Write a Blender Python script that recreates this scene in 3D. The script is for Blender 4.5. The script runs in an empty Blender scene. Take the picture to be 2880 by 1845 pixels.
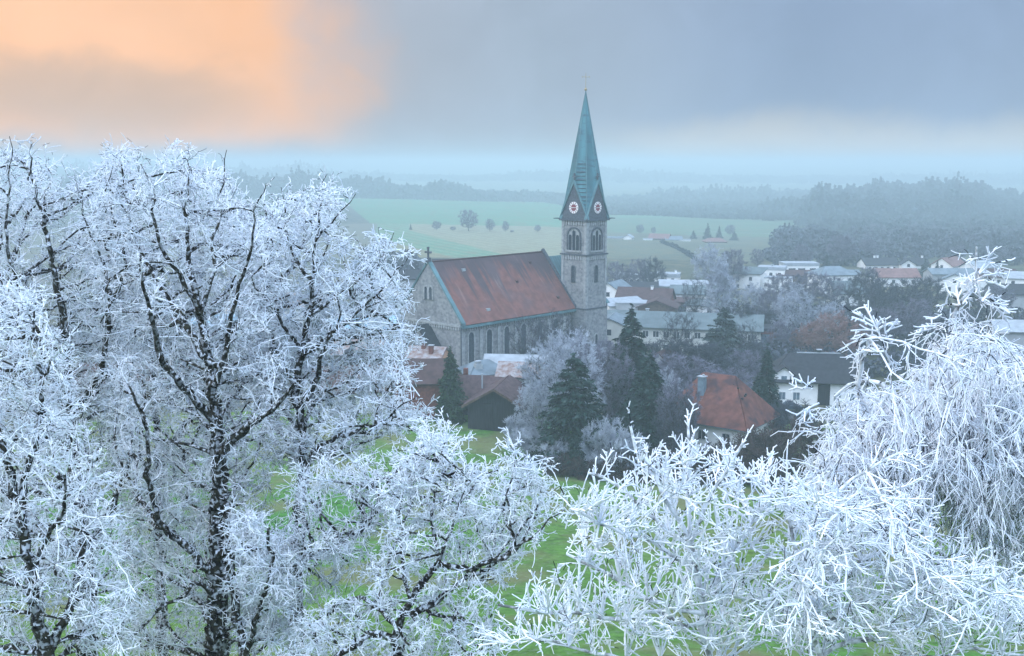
import bpy, math, random
import numpy as np
rng = np.random.default_rng(11)
random.seed(5)
S = bpy.context.scene
COL = S.collection
# ------------------------------------------------------------------ camera model
FP, PIT, CAMZ = 2988.6, 0.153, 35.0
CP, SP = math.cos(PIT), math.sin(PIT)
def at(sx, sy, Y):
    """world point seen at photo pixel (sx, sy) at distance Y"""
    a = (sx-1440)/FP; b = (922.5-sy)/FP
    t = Y/(CP+b*SP)
    return np.array([a*t, Y, CAMZ+t*(-SP+b*CP)])
def proj(x, y, z):
    z = z-CAMZ
    d = y*CP-z*SP; u = y*SP+z*CP
    d = np.where(d < .1, .1, d)
    return 1440+FP*x/d, 922.5-FP*u/d
F = 1.198   # the layout sketch was measured on a 2404 px wide view
def av(px, py, Y): return at(px*F, py*F, Y)

def FY(Y):
    """the far hills lie deeper than first sketched"""
    return Y if Y < 460 else 460+(Y-460)*1.7
# ------------------------------------------------------------------ ground heights
_cols = [-500, 1000, 1500, 1720, 2100, 2500, 3300]
_near = [(60, 1845), (100, 1500), (139, 1335), (165, 1172), (200, 1040), (260, 932), (350, 822), (450, 745)]
_nearR = [(60, 1845), (100, 1505), (139, 1345), (165, 1212), (200, 1092), (260, 962), (350, 834), (450, 749)]
_far = {
 0: [(520,700),(600,652),(700,616),(800,588),(900,564),(1000,566),(1200,560),(1400,545),(1800,512),(2400,486),(4300,463)],
 1: [(520,697),(600,650),(700,612),(800,583),(900,558),(1000,561),(1200,556),(1400,541),(1800,508),(2400,490),(4300,464)],
 2: [(520,698),(600,657),(700,622),(800,592),(900,568),(1000,573),(1200,560),(1400,541),(1800,508),(2400,490),(4300,464)],
 3: [(520,699),(600,670),(700,642),(800,620),(900,604),(1000,609),(1200,590),(1400,556),(1800,512),(2400,482),(4300,463)],
 4: [(520,703),(600,678),(700,655),(800,634),(900,617),(1000,620),(1200,592),(1400,556),(1800,512),(2400,482),(4300,463)],
 5: [(520,706),(600,684),(700,660),(800,628),(900,592),(1000,566),(1200,548),(1400,540),(1800,520),(2400,478),(4300,464)],
 6: [(520,706),(600,684),(700,660),(800,628),(900,592),(1000,566),(1200,548),(1400,540),(1800,520),(2400,478),(4300,464)]}
_far = {c: [(FY(a) if a < 4000 else 5000, b) for a, b in v] for c, v in _far.items()}
_Y = np.array([-20., 0, 30]+[a for a, b in _near]+[a for a, b in _far[0]])
_T = []
for c in range(7):
    _T.append([17.5, 17, 14.5]+[at(1440, b, a)[2] for a, b in (_nearR if c >= 3 else _near)+_far[c]])
_Yg = np.linspace(-20, 5000, 5021)
_Tg = []
for c in range(7):
    z = np.interp(_Yg, _Y, _T[c])
    k = np.ones(21)/21; zz = np.convolve(np.pad(z, 10, mode='edge'), k, 'valid')
    k = np.ones(41)/41; z3 = np.convolve(np.pad(zz, 20, mode='edge'), k, 'valid')
    w = np.clip((_Yg-150)/300, 0, 1); _Tg.append(zz*(1-w)+z3*w)
_Tg = np.array(_Tg)
def H(x, y):
    x = np.asarray(x, float); y = np.asarray(y, float)
    R = np.hypot(x, y); Ye = np.maximum(y, R*.55)
    th = np.clip(np.arctan2(x, np.maximum(y, 1e-3)), -.8, .8)
    sx = np.clip(1440+FP*np.tan(th)*.98, -500, 3300)
    ci = np.interp(sx, _cols, np.arange(7)); i0 = np.clip(ci.astype(int), 0, 5); f = ci-i0; f = f*f*(3-2*f)
    yi = np.clip(Ye+20, 0, 5019.); j0 = yi.astype(int); g = yi-j0
    a = _Tg[i0, j0]*(1-g)+_Tg[i0, j0+1]*g; b = _Tg[i0+1, j0]*(1-g)+_Tg[i0+1, j0+1]*g
    return a*(1-f)+b*f

# ------------------------------------------------------------------ materials
def mat(name, col, rough=.8, var=.15, scale=4., col2=None, spec=.2, metal=0., bump=0., coord='Object', stretch=None, detail=4, lo=.35, hi=.65):
    m = bpy.data.materials.new(name); m.use_nodes = True
    n = m.node_tree; N = n.nodes; Lk = n.links
    b = N['Principled BSDF']; b.inputs['Roughness'].default_value = rough
    b.inputs['Specular IOR Level'].default_value = spec; b.inputs['Metallic'].default_value = metal
    tc = N.new('ShaderNodeTexCoord'); nz = N.new('ShaderNodeTexNoise'); nz.inputs['Scale'].default_value = scale
    nz.inputs['Detail'].default_value = detail
    src = tc.outputs[coord]
    if stretch:
        mp = N.new('ShaderNodeMapping'); mp.inputs['Scale'].default_value = stretch
        Lk.new(src, mp.inputs['Vector']); src = mp.outputs[0]
    Lk.new(src, nz.inputs['Vector'])
    r = N.new('ShaderNodeValToRGB'); r.color_ramp.elements[0].position = lo; r.color_ramp.elements[1].position = hi
    c2 = col2 if col2 else tuple(min(1, c*(1+var)) for c in col); c1 = col if col2 else tuple(c*(1-var) for c in col)
    r.color_ramp.elements[0].color = (*c1, 1); r.color_ramp.elements[1].color = (*c2, 1)
    Lk.new(nz.outputs['Fac'], r.inputs[0]); Lk.new(r.outputs[0], b.inputs['Base Color'])
    m['ramp'] = r.name
    if bump:
        bp = N.new('ShaderNodeBump'); bp.inputs['Strength'].default_value = bump; bp.inputs['Distance'].default_value = .05
        Lk.new(nz.outputs['Fac'], bp.inputs['Height']); Lk.new(bp.outputs[0], b.inputs['Normal'])
    return m
def node(m, t, **kw):
    n = m.node_tree.nodes.new(t)
    for k, v in kw.items():
        if k.startswith('i_'): n.inputs[k[2:].replace('_', ' ')].default_value = v
        else: setattr(n, k, v)
    return n
def basecol(m):
    b = m.node_tree.nodes['Principled BSDF']; l = b.inputs['Base Color'].links[0]; return b, l.from_socket
def overlay(m, fac, col):
    """mix a second colour over a material's base colour by a factor socket"""
    b, s = basecol(m)
    mx = node(m, 'ShaderNodeMix', data_type='RGBA'); m.node_tree.links.new(s, mx.inputs[6]); mx.inputs[7].default_value = (*col, 1)
    m.node_tree.links.new(fac, mx.inputs[0]); m.node_tree.links.new(mx.outputs[2], b.inputs['Base Color']); return mx
def noisefac(m, scale, lo, hi, stretch=(1, 1, 1), coord='Object', detail=4):
    tc = node(m, 'ShaderNodeTexCoord'); mp = node(m, 'ShaderNodeMapping'); mp.inputs['Scale'].default_value = stretch
    nz = node(m, 'ShaderNodeTexNoise'); nz.inputs['Scale'].default_value = scale; nz.inputs['Detail'].default_value = detail
    mr = node(m, 'ShaderNodeMapRange'); mr.inputs[1].default_value = lo; mr.inputs[2].default_value = hi
    L = m.node_tree.links; L.new(tc.outputs[coord], mp.inputs[0]); L.new(mp.outputs[0], nz.inputs[0]); L.new(nz.outputs['Fac'], mr.inputs[0])
    return mr.outputs[0]
def math_n(m, op, a, b):
    n = node(m, 'ShaderNodeMath', operation=op)
    for i, v in enumerate((a, b)):
        if isinstance(v, (int, float)): n.inputs[i].default_value = v
        else: m.node_tree.links.new(v, n.inputs[i])
    return n.outputs[0]
def tilerows(m, axis_scale, depth=.35, dist=.02):
    """courses of tiles: fine bands of bump along the slope"""
    tc = node(m, 'ShaderNodeTexCoord'); w = node(m, 'ShaderNodeTexWave'); w.wave_type = 'BANDS'; w.bands_direction = 'Z'
    w.inputs['Scale'].default_value = axis_scale; w.inputs['Distortion'].default_value = .3
    bp = node(m, 'ShaderNodeBump'); bp.inputs['Strength'].default_value = depth; bp.inputs['Distance'].default_value = dist
    L = m.node_tree.links; L.new(tc.outputs['Object'], w.inputs[0]); L.new(w.outputs['Fac'], bp.inputs['Height'])
    L.new(bp.outputs[0], m.node_tree.nodes['Principled BSDF'].inputs['Normal'])

M = {}
M['stone'] = mat('weathered_stone', (.12, .13, .145), .9, col2=(.26, .275, .285), scale=1.6, detail=10, lo=.3, hi=.7)
overlay(M['stone'], noisefac(M['stone'], .35, .5, .75, (1, 1, .5)), (.11, .115, .13))
def brickjoints(m, sc=1.0):
    tc = node(m, 'ShaderNodeTexCoord'); v = node(m, 'ShaderNodeTexVoronoi'); v.inputs['Scale'].default_value = 1.7*sc
    mp = node(m, 'ShaderNodeMapping'); mp.inputs['Scale'].default_value = (1, 1, 1.6)
    hs = node(m, 'ShaderNodeMapRange'); hs.inputs[1].default_value = 0; hs.inputs[2].default_value = 1; hs.inputs[3].default_value = .0; hs.inputs[4].default_value = .38
    L = m.node_tree.links; L.new(tc.outputs['Object'], mp.inputs[0]); L.new(mp.outputs[0], v.inputs['Vector'])
    sp = node(m, 'ShaderNodeSeparateColor'); L.new(v.outputs['Color'], sp.inputs[0]); L.new(sp.outputs[0], hs.inputs[0])
    overlay(m, hs.outputs[0], (.42, .43, .43))
brickjoints(M['stone'])
M['stone_dark'] = mat('slate_grey_stone', (.080, .095, .115), .9, .25, 3.)
M['stone_light'] = mat('pale_dressed_stone', (.30, .32, .33), .9, .2, 2.)
M['copper'] = mat('verdigris_copper', (.095, .185, .205), .6, .3, .5, stretch=(1, 1, .2))
def seams(m, sc, fac=.35, col=(.05, .13, .15), direction='X'):
    tc = node(m, 'ShaderNodeTexCoord'); w = node(m, 'ShaderNodeTexWave'); w.wave_type = 'BANDS'; w.bands_direction = direction
    w.inputs['Scale'].default_value = sc
    mr = node(m, 'ShaderNodeMapRange'); mr.inputs[1].default_value = .75; mr.inputs[2].default_value = 1; mr.inputs[4].default_value = fac
    L = m.node_tree.links; L.new(tc.outputs['Object'], w.inputs[0]); L.new(w.outputs['Fac'], mr.inputs[0]); overlay(m, mr.outputs[0], col)
M['copper_seam'] = mat('standing_seam_copper', (.10, .20, .22), .6, .2, .6); seams(M['copper_seam'], .45, .8)
M['spire'] = mat('spire_copper', (.065, .180, .210), .55, .25, .5, stretch=(1, 1, .15))
overlay(M['spire'], noisefac(M['spire'], .5, .5, .7, (1, 1, 3)), (.05, .10, .135))
M['tile_nave'] = mat('nave_clay_tile', (.175, .078, .066), .85, .18, .8)
m = M['tile_nave']
_tc = node(m, 'ShaderNodeTexCoord'); _sp = node(m, 'ShaderNodeSeparateXYZ'); m.node_tree.links.new(_tc.outputs['Object'], _sp.inputs[0])
_st = noisefac(m, 1.25, .30, .70, (1, .0, .02), detail=6)
_big = noisefac(m, .13, .30, .60, (1, .0, .02), detail=2)
_e = math_n(m, 'MULTIPLY', math_n(m, 'MULTIPLY', _st, _big), 9.5)
_d = math_n(m, 'ADD', math_n(m, 'SUBTRACT', _sp.outputs['Z'], 16.4), _e)
_hi = node(m, 'ShaderNodeMapRange', interpolation_type='SMOOTHSTEP'); _hi.inputs[1].default_value = -.6; _hi.inputs[2].default_value = 2.6; _hi.inputs[4].default_value = .85; m.node_tree.links.new(_d, _hi.inputs[0])
overlay(m, _hi.outputs[0], (.062, .052, .062))
overlay(m, math_n(m, 'MULTIPLY', noisefac(m, .25, .52, .66), .55), (.13, .085, .09))
overlay(m, math_n(m, 'MULTIPLY', noisefac(m, 1.1, .6, .75, (1.2, .12, .12), detail=5), .35), (.42, .28, .24))
tilerows(m, 1.6, .5)
M['tile_red'] = mat('red_clay_tile', (.135, .056, .045), .85, .25, 1.2)
overlay(M['tile_red'], noisefac(M['tile_red'], .45, .5, .66), (.06, .035, .04)); tilerows(M['tile_red'], 2.2, .6)
M['tile_brown'] = mat('brown_clay_tile', (.075, .045, .045), .85, .25, 1.); tilerows(M['tile_brown'], 2., .5)
M['tile_barn'] = mat('old_barn_tile', (.09, .056, .058), .85, .3, 1.5); tilerows(M['tile_barn'], 2., .6)
M['tile_dark'] = mat('anthracite_tile', (.025, .028, .036), .7, .25, 1.5); tilerows(M['tile_dark'], 2., .5)
M['tile_grey'] = mat('blue_grey_roofing', (.15, .19, .22), .7, .2, .6)
M['tile_teal'] = mat('grey_green_roofing', (.115, .145, .155), .75, .2, .4); seams(M['tile_teal'], .5, .3)
M['tile_frost'] = mat('frosted_roof', (.31, .345, .38), .8, .15, .8)
M['tile_orange'] = mat('orange_roof_frosted', (.20, .125, .105), .85, col2=(.33, .32, .33), scale=1.2)
M['tile_pink'] = mat('pinkish_clay_tile', (.20, .115, .105), .85, .2, .8)
M['tile_bluemetal'] = mat('pale_blue_sheet_roof', (.25, .42, .55), .6, .1, .6); seams(M['tile_bluemetal'], 1.2, .5, (.45, .6, .7))
M['white'] = mat('white_render', (.82, .83, .83), .85, .06, .8)
M['cream'] = mat('cream_render', (.48, .50, .48), .85, .08, .7)
M['greywall'] = mat('grey_render', (.36, .38, .40), .85, .1, .7)
M['orangewall'] = mat('apricot_render', (.55, .30, .20), .85, .1, .7)
M['brick'] = mat('red_brick', (.16, .06, .05), .9, .25, 3)
M['glass'] = mat('dark_window_glass', (.02, .03, .045), .15, .2, 2, spec=.5)
M['glassblue'] = mat('blue_window_glass', (.12, .17, .22), .2, .2, 2, spec=.5)
M['leaded'] = mat('leaded_church_glass', (.035, .05, .07), .4, .3, 3, spec=.4)
M['frame'] = mat('white_window_frame', (.7, .72, .73), .6, .05, 2)
M['wood_dark'] = mat('blackened_barn_boards', (.022, .024, .028), .9, .5, 1.5, stretch=(6, 6, .3), bump=.3)
M['wood'] = mat('brown_timber', (.09, .06, .045), .9, .3, 2)
M['metalblue'] = mat('blue_sheet_metal', (.14, .20, .25), .5, .15, 2, spec=.4)
M['metalgrey'] = mat('grey_sheet_metal', (.32, .36, .38), .5, .15, 2, spec=.4)
M['clock_white'] = mat('clock_dial_white', (.78, .78, .78), .6, .04, 2)
M['clock_red'] = mat('clock_centre_maroon', (.22, .05, .06), .6, .1, 2)
M['gold'] = mat('gilded_metal', (.35, .27, .14), .45, .1, 2, spec=.5)
M['frost'] = mat('hoarfrost_on_twigs', (.66, .75, .86), .75, col2=(.89, .92, .96), scale=2.5, spec=.3, lo=.3, hi=.7)
M['frost_thick'] = mat('thick_rime_on_twigs', (.70, .78, .88), .75, col2=(.92, .94, .97), scale=3, spec=.3)
M['bark'] = mat('dark_mossy_bark', (.008, .009, .010), .95, col2=(.05, .048, .036), scale=9, bump=.8, coord='Object', spec=.05)
_f = noisefac(M['bark'], 11, .50, .60, detail=8)
_g = node(M['bark'], 'ShaderNodeNewGeometry'); _s = node(M['bark'], 'ShaderNodeSeparateXYZ'); M['bark'].node_tree.links.new(_g.outputs['Normal'], _s.inputs[0])
_r = node(M['bark'], 'ShaderNodeMapRange'); _r.inputs[1].default_value = -.3; _r.inputs[2].default_value = .5; _r.inputs[3].default_value = .25; M['bark'].node_tree.links.new(_s.outputs['Z'], _r.inputs[0])
overlay(M['bark'], math_n(M['bark'], 'MULTIPLY', _f, _r.outputs[0]), (.6, .66, .74))
M['bare_twig'] = mat('dark_unfrosted_twigs', (.012, .017, .024), .95, col2=(.06, .075, .09), scale=6, spec=.05)
M['bark_birch'] = mat('frosted_branch_bark', (.16, .17, .17), .9, col2=(.72, .77, .82), scale=9, lo=.35, hi=.55)
M['bark_far'] = mat('grey_brown_bark', (.05, .047, .05), .95, .3, 2)
M['twig_frost'] = mat('partly_frosted_twigs', (.25, .28, .35), .9, col2=(.52, .57, .65), scale=.6)
M['twig_scrub'] = mat('dull_scrub_twigs', (.045, .055, .07), .9, col2=(.10, .11, .135), scale=.05)
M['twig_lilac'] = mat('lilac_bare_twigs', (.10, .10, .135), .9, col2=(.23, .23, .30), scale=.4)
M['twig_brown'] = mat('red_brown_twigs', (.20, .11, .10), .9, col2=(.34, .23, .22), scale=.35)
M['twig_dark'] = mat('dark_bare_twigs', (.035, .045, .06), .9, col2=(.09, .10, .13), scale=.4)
M['hedge'] = mat('brown_hedge_twigs', (.045, .036, .036), .95, col2=(.10, .075, .07), scale=.5)
M['needle'] = mat('spruce_needles', (.006, .018, .016), .85, col2=(.024, .055, .046), scale=.9, spec=.15)
overlay(M['needle'], math_n(M['needle'], 'MULTIPLY', noisefac(M['needle'], 1.6, .52, .7), .22), (.22, .28, .29))
M['needle_light'] = mat('cypress_green', (.012, .03, .016), .85, col2=(.035, .068, .035), scale=1.5, spec=.15)
M['needle_dull'] = mat('dull_blue_conifer', (.03, .05, .05), .85, col2=(.075, .105, .10), scale=.9, spec=.15)
M['wood_far'] = mat('distant_wood_crowns', (.02, .035, .04), .9, col2=(.045, .06, .065), scale=.05)
M['road'] = mat('asphalt', (.06, .063, .068), .9, .15, 1)
M['car'] = mat('dark_blue_paint', (.02, .035, .06), .3, .05, 1, spec=.5)
M['rubber'] = mat('rubber', (.015, .015, .016), .8, .1, 4)

# ------------------------------------------------------------------ mesh helpers
def tag(o, label=None, cat=None, group=None, kind=None):
    if label: o['label'] = label
    if cat: o['category'] = cat
    if group: o['group'] = group
    if kind: o['kind'] = kind
    return o
def empty(name, loc, rz=0, **kw):
    o = bpy.data.objects.new(name, None); COL.objects.link(o); o.location = loc; o.rotation_euler = (0, 0, rz); o.empty_display_size = .5
    return tag(o, **kw)
class MB:
    def __init__(s): s.v = []; s.f = []
    def add(s, vs, fs):
        b = len(s.v); s.v += [tuple(map(float, p)) for p in vs]; s.f += [tuple(b+i for i in f) for f in fs]; return s
    def box(s, x0, x1, y0, y1, z0, z1):
        return s.add([(x0,y0,z0),(x1,y0,z0),(x1,y1,z0),(x0,y1,z0),(x0,y0,z1),(x1,y0,z1),(x1,y1,z1),(x0,y1,z1)],
                     [(0,3,2,1),(4,5,6,7),(0,1,5,4),(1,2,6,5),(2,3,7,6),(3,0,4,7)])
    def plate(s, pts, fr, d0, d1):
        o, u, n = fr; k = len(pts)
        P = lambda a, b, c: (o[0]+u[0]*a+n[0]*c, o[1]+u[1]*a+n[1]*c, o[2]+b)
        vs = [P(a, b, d0) for a, b in pts]+[P(a, b, d1) for a, b in pts]
        return s.add(vs, [tuple(range(k))[::-1], tuple(range(k, 2*k))]+[(i, (i+1) % k, k+(i+1) % k, k+i) for i in range(k)])
    def ring(s, outer, inner, fr, d0, d1):
        o, u, n = fr; k = len(outer)
        P = lambda a, b, c: (o[0]+u[0]*a+n[0]*c, o[1]+u[1]*a+n[1]*c, o[2]+b)
        vs = [P(a, b, d0) for a, b in outer]+[P(a, b, d1) for a, b in outer]+[P(a, b, d0) for a, b in inner]+[P(a, b, d1) for a, b in inner]
        fs = []
        for i in range(k):
            j = (i+1) % k
            fs += [(i, j, k+j, k+i), (2*k+i, 3*k+i, 3*k+j, 2*k+j), (k+i, k+j, 3*k+j, 3*k+i), (i, 2*k+i, 2*k+j, j)]
        return s.add(vs, fs)
    def slab(s, quad, t):
        """a roof plane: polygon thickened along its normal"""
        q = np.array(quad, float); n = np.cross(q[1]-q[0], q[2]-q[0]); n /= np.linalg.norm(n)
        if n[2] < 0: n = -n
        k = len(q); return s.add(list(q+n*t)+list(q), [tuple(range(k)), tuple(range(k, 2*k))[::-1]]+[(i, k+i, k+(i+1) % k, (i+1) % k) for i in range(k)])
    def tube(s, p, r, k=6):
        p = np.array(p, float); rings = []
        for i in range(len(p)):
            d = p[min(i+1, len(p)-1)]-p[max(i-1, 0)]; d /= np.linalg.norm(d)
            a = np.cross(d, (0, 0, 1.)) if abs(d[2]) < .9 else np.cross(d, (1., 0, 0)); a /= np.linalg.norm(a); b = np.cross(d, a)
            rr = r[i] if hasattr(r, '__len__') else r
            rings.append([p[i]+rr*(math.cos(t)*a+math.sin(t)*b) for t in np.arange(k)*2*math.pi/k])
        vs = [q for rg in rings for q in rg]; fs = []
        for i in range(len(p)-1):
            for j in range(k): fs.append((i*k+j, i*k+(j+1) % k, (i+1)*k+(j+1) % k, (i+1)*k+j))
        fs += [tuple(range(k))[::-1], tuple(range((len(p)-1)*k, len(p)*k))]
        return s.add(vs, fs)
    def build(s, name, m, parent=None, **kw):
        me = bpy.data.meshes.new(name); me.from_pydata(s.v, [], s.f); me.validate(); me.update()
        import bmesh
        bm = bmesh.new(); bm.from_mesh(me); bmesh.ops.recalc_face_normals(bm, faces=bm.faces); bm.to_mesh(me); bm.free()
        me.materials.append(m); o = bpy.data.objects.new(name, me); COL.objects.link(o)
        if parent: o.parent = parent
        return tag(o, **kw)
def npmesh(name, V, Fc, m, parent=None, smooth=False, **kw):
    me = bpy.data.meshes.new(name); V = np.ascontiguousarray(V, dtype=np.float32); nf, k = Fc.shape
    me.vertices.add(len(V)); me.vertices.foreach_set('co', V.ravel())
    me.loops.add(nf*k); me.loops.foreach_set('vertex_index', np.ascontiguousarray(Fc, dtype=np.int32).ravel())
    me.polygons.add(nf); me.polygons.foreach_set('loop_start', np.arange(nf, dtype=np.int32)*k)
    if smooth: me.polygons.foreach_set('use_smooth', np.ones(nf, dtype=bool))
    me.update(calc_edges=True); me.materials.append(m)
    o = bpy.data.objects.new(name, me); COL.objects.link(o)
    if parent: o.parent = parent
    return tag(o, **kw)
def unit(v): return v/np.maximum(np.linalg.norm(v, axis=-1, keepdims=True), 1e-9)
def tubes(P0, P1, R0, R1, k=3):
    d = unit(P1-P0); ref = np.where(np.abs(d[:, 2:3]) < .9, np.array([[0, 0, 1.]]), np.array([[1., 0, 0]]))
    a = unit(np.cross(d, ref)); b = np.cross(d, a); n = len(P0)
    t = np.arange(k)*2*np.pi/k
    off = a[:, None]*np.cos(t)[None, :, None]+b[:, None]*np.sin(t)[None, :, None]
    V = np.concatenate([P0[:, None]+off*R0[:, None, None], P1[:, None]+off*R1[:, None, None]], 1).reshape(-1, 3)
    base = np.arange(n)[:, None]*2*k; j = np.arange(k)[None]; j2 = (j+1) % k
    Fc = np.stack([base+j, base+j2, base+k+j2, base+k+j], -1).reshape(-1, 4)
    return V, Fc

# ------------------------------------------------------------------ plant growing
def mst(nodes, plen, A, bf, up=0.):
    """join attractor points A to the closest point of the growing tree"""
    n0 = len(nodes); N = n0+len(A)
    P = np.zeros((N, 3)); P[:n0] = nodes; pl = np.zeros(N); pl[:n0] = plen; par = -np.ones(N, int)
    for i, a in enumerate(A):
        k = n0+i; d = np.sqrt(((P[:k]-a)**2).sum(1)); c = d+bf*pl[:k]+(up*np.maximum(P[:k, 2]-a[2]+.15, 0) if up else 0); j = int(np.argmin(c))
        P[k] = a; par[k] = j; pl[k] = pl[j]+d[j]
    return P, par, pl
def refine(P, par, seg, wig):
    """split long edges into wavy pieces; returns P0,P1 index lists"""
    V = list(P); E = []
    for k in range(len(P)):
        j = par[k]
        if j < 0: continue
        d = P[k]-P[j]; L = np.linalg.norm(d); n = max(1, int(L/seg)); prev = j
        for s in range(1, n):
            V.append(P[j]+d*s/n+rng.normal(0, wig*L/n, 3)+np.array([0, 0, .06*L*math.sin(math.pi*s/n)])); E.append((prev, len(V)-1, k)); prev = len(V)-1
        E.append((prev, k, k))
    return np.array(V), E
def smooth_tree(P, par, n0, it=2):
    """ease the corners of grown branches"""
    n = len(P); big = -np.ones(n, int); c = descend(np.where(np.arange(n) < n0, -1, par)); best = np.zeros(n)
    for k in range(n0, n):
        j = par[k]
        if c[k] > best[j]: best[j] = c[k]; big[j] = k
    idx = np.array([k for k in range(n0, n) if big[k] >= 0])
    for _ in range(it):
        Q = P.copy(); Q[idx] = .4*P[idx]+.3*P[par[idx]]+.3*P[big[idx]]; P = Q
    return P
def descend(par):
    c = np.ones(len(par))
    for k in range(len(par)-1, -1, -1):
        if par[k] >= 0: c[par[k]] += c[k]
    return c
def grow(P, D, L, r0, r1, n, droop=0., wob=.25):
    """polylines from P along D: returns nodes (M,n+1,3)"""
    Mn = len(P); out = np.zeros((Mn, n+1, 3)); out[:, 0] = P; d = unit(D)
    for i in range(n):
        d = unit(d+rng.normal(0, wob, (Mn, 3))+np.array([0, 0, -droop])); out[:, i+1] = out[:, i]+d*(L/n)[:, None]
    t = np.arange(n+1)/n; R = r0*(1-t)+r1*t
    return out, R
def segs(N, R):
    a = N[:, :-1].reshape(-1, 3); b = N[:, 1:].reshape(-1, 3); m = len(N)
    return a, b, np.tile(R[:-1], m), np.tile(R[1:], m)
def offshoots(N, k, lo=.15, spread=.9):
    """k side directions per polyline"""
    m, n1, _ = N.shape; t = rng.uniform(lo, .98, (m, k))*(n1-1); i = np.minimum(t.astype(int), n1-2); f = (t-i)[..., None]
    r = np.arange(m)[:, None]; a = N[r, i]; b = N[r, i+1]; P = a*(1-f)+b*f; T = unit(b-a)
    D = unit(T+unit(rng.normal(0, 1, P.shape))*spread)
    return P.reshape(-1, 3), D.reshape(-1, 3)
def spray(P, D, L, r, n=3, k=4, k2=0, droop=.05, wob=.3, sub=.42, spread=1.):
    out = []; N, R = grow(P, D, L, r, r*.75, n, droop, wob); out.append(segs(N, R))
    if k:
        p, d = offshoots(N, k, .1, spread); l = np.repeat(L, k)*sub*rng.uniform(.5, 1.3, len(p))
        N2, R2 = grow(p, d, l, r*.85, r*.7, 2, droop, wob); out.append(segs(N2, R2))
        if k2:
            p, d = offshoots(N2, k2, .2, spread); l = np.repeat(l, k2)*.5*rng.uniform(.5, 1.3, len(p))
            N3, R3 = grow(p, d, l, r*.8, r*.65, 1, droop, wob); out.append(segs(N3, R3))
    return out
def cat(lst): return [np.concatenate([l[i] for l in lst]) for i in range(4)]
def inpoly(x, y, poly):
    poly = np.array(poly); n = len(poly); c = np.zeros(len(x), bool); j = n-1
    for i in range(n):
        xi, yi = poly[i]; xj, yj = poly[j]
        c ^= ((yi > y) != (yj > y)) & (x < (xj-xi)*(y-yi)/(yj-yi+1e-9)+xi); j = i
    return c
def fillpoly(poly, n, Y0, dY, er=0):
    """n points whose picture lies in a traced crown, spread through its depth"""
    poly = np.array(poly, float); lo = poly.min(0); hi = poly.max(0); pts = []
    while len(pts) < n:
        q = rng.uniform(lo, hi, (n*3, 2)); k_ = inpoly(q[:, 0], q[:, 1], poly)
        for ex, ey in ((er, 0), (-er, 0), (0, er), (0, -er), (.7*er, -.7*er), (-.7*er, -.7*er)):
            if er: k_ &= inpoly(q[:, 0]+ex, q[:, 1]+ey, poly)
        pts += list(q[k_])
    pts = np.array(pts[:n]); Yd = Y0+np.clip(rng.normal(0, .5, n), -1, 1)*dY
    return np.array([av(a, b, y) for (a, b), y in zip(pts, Yd)])
ZEN = 3.2
HAZE = .00084
HAZECOL = (.62, .775, .82)
EXPO = .12
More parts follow.
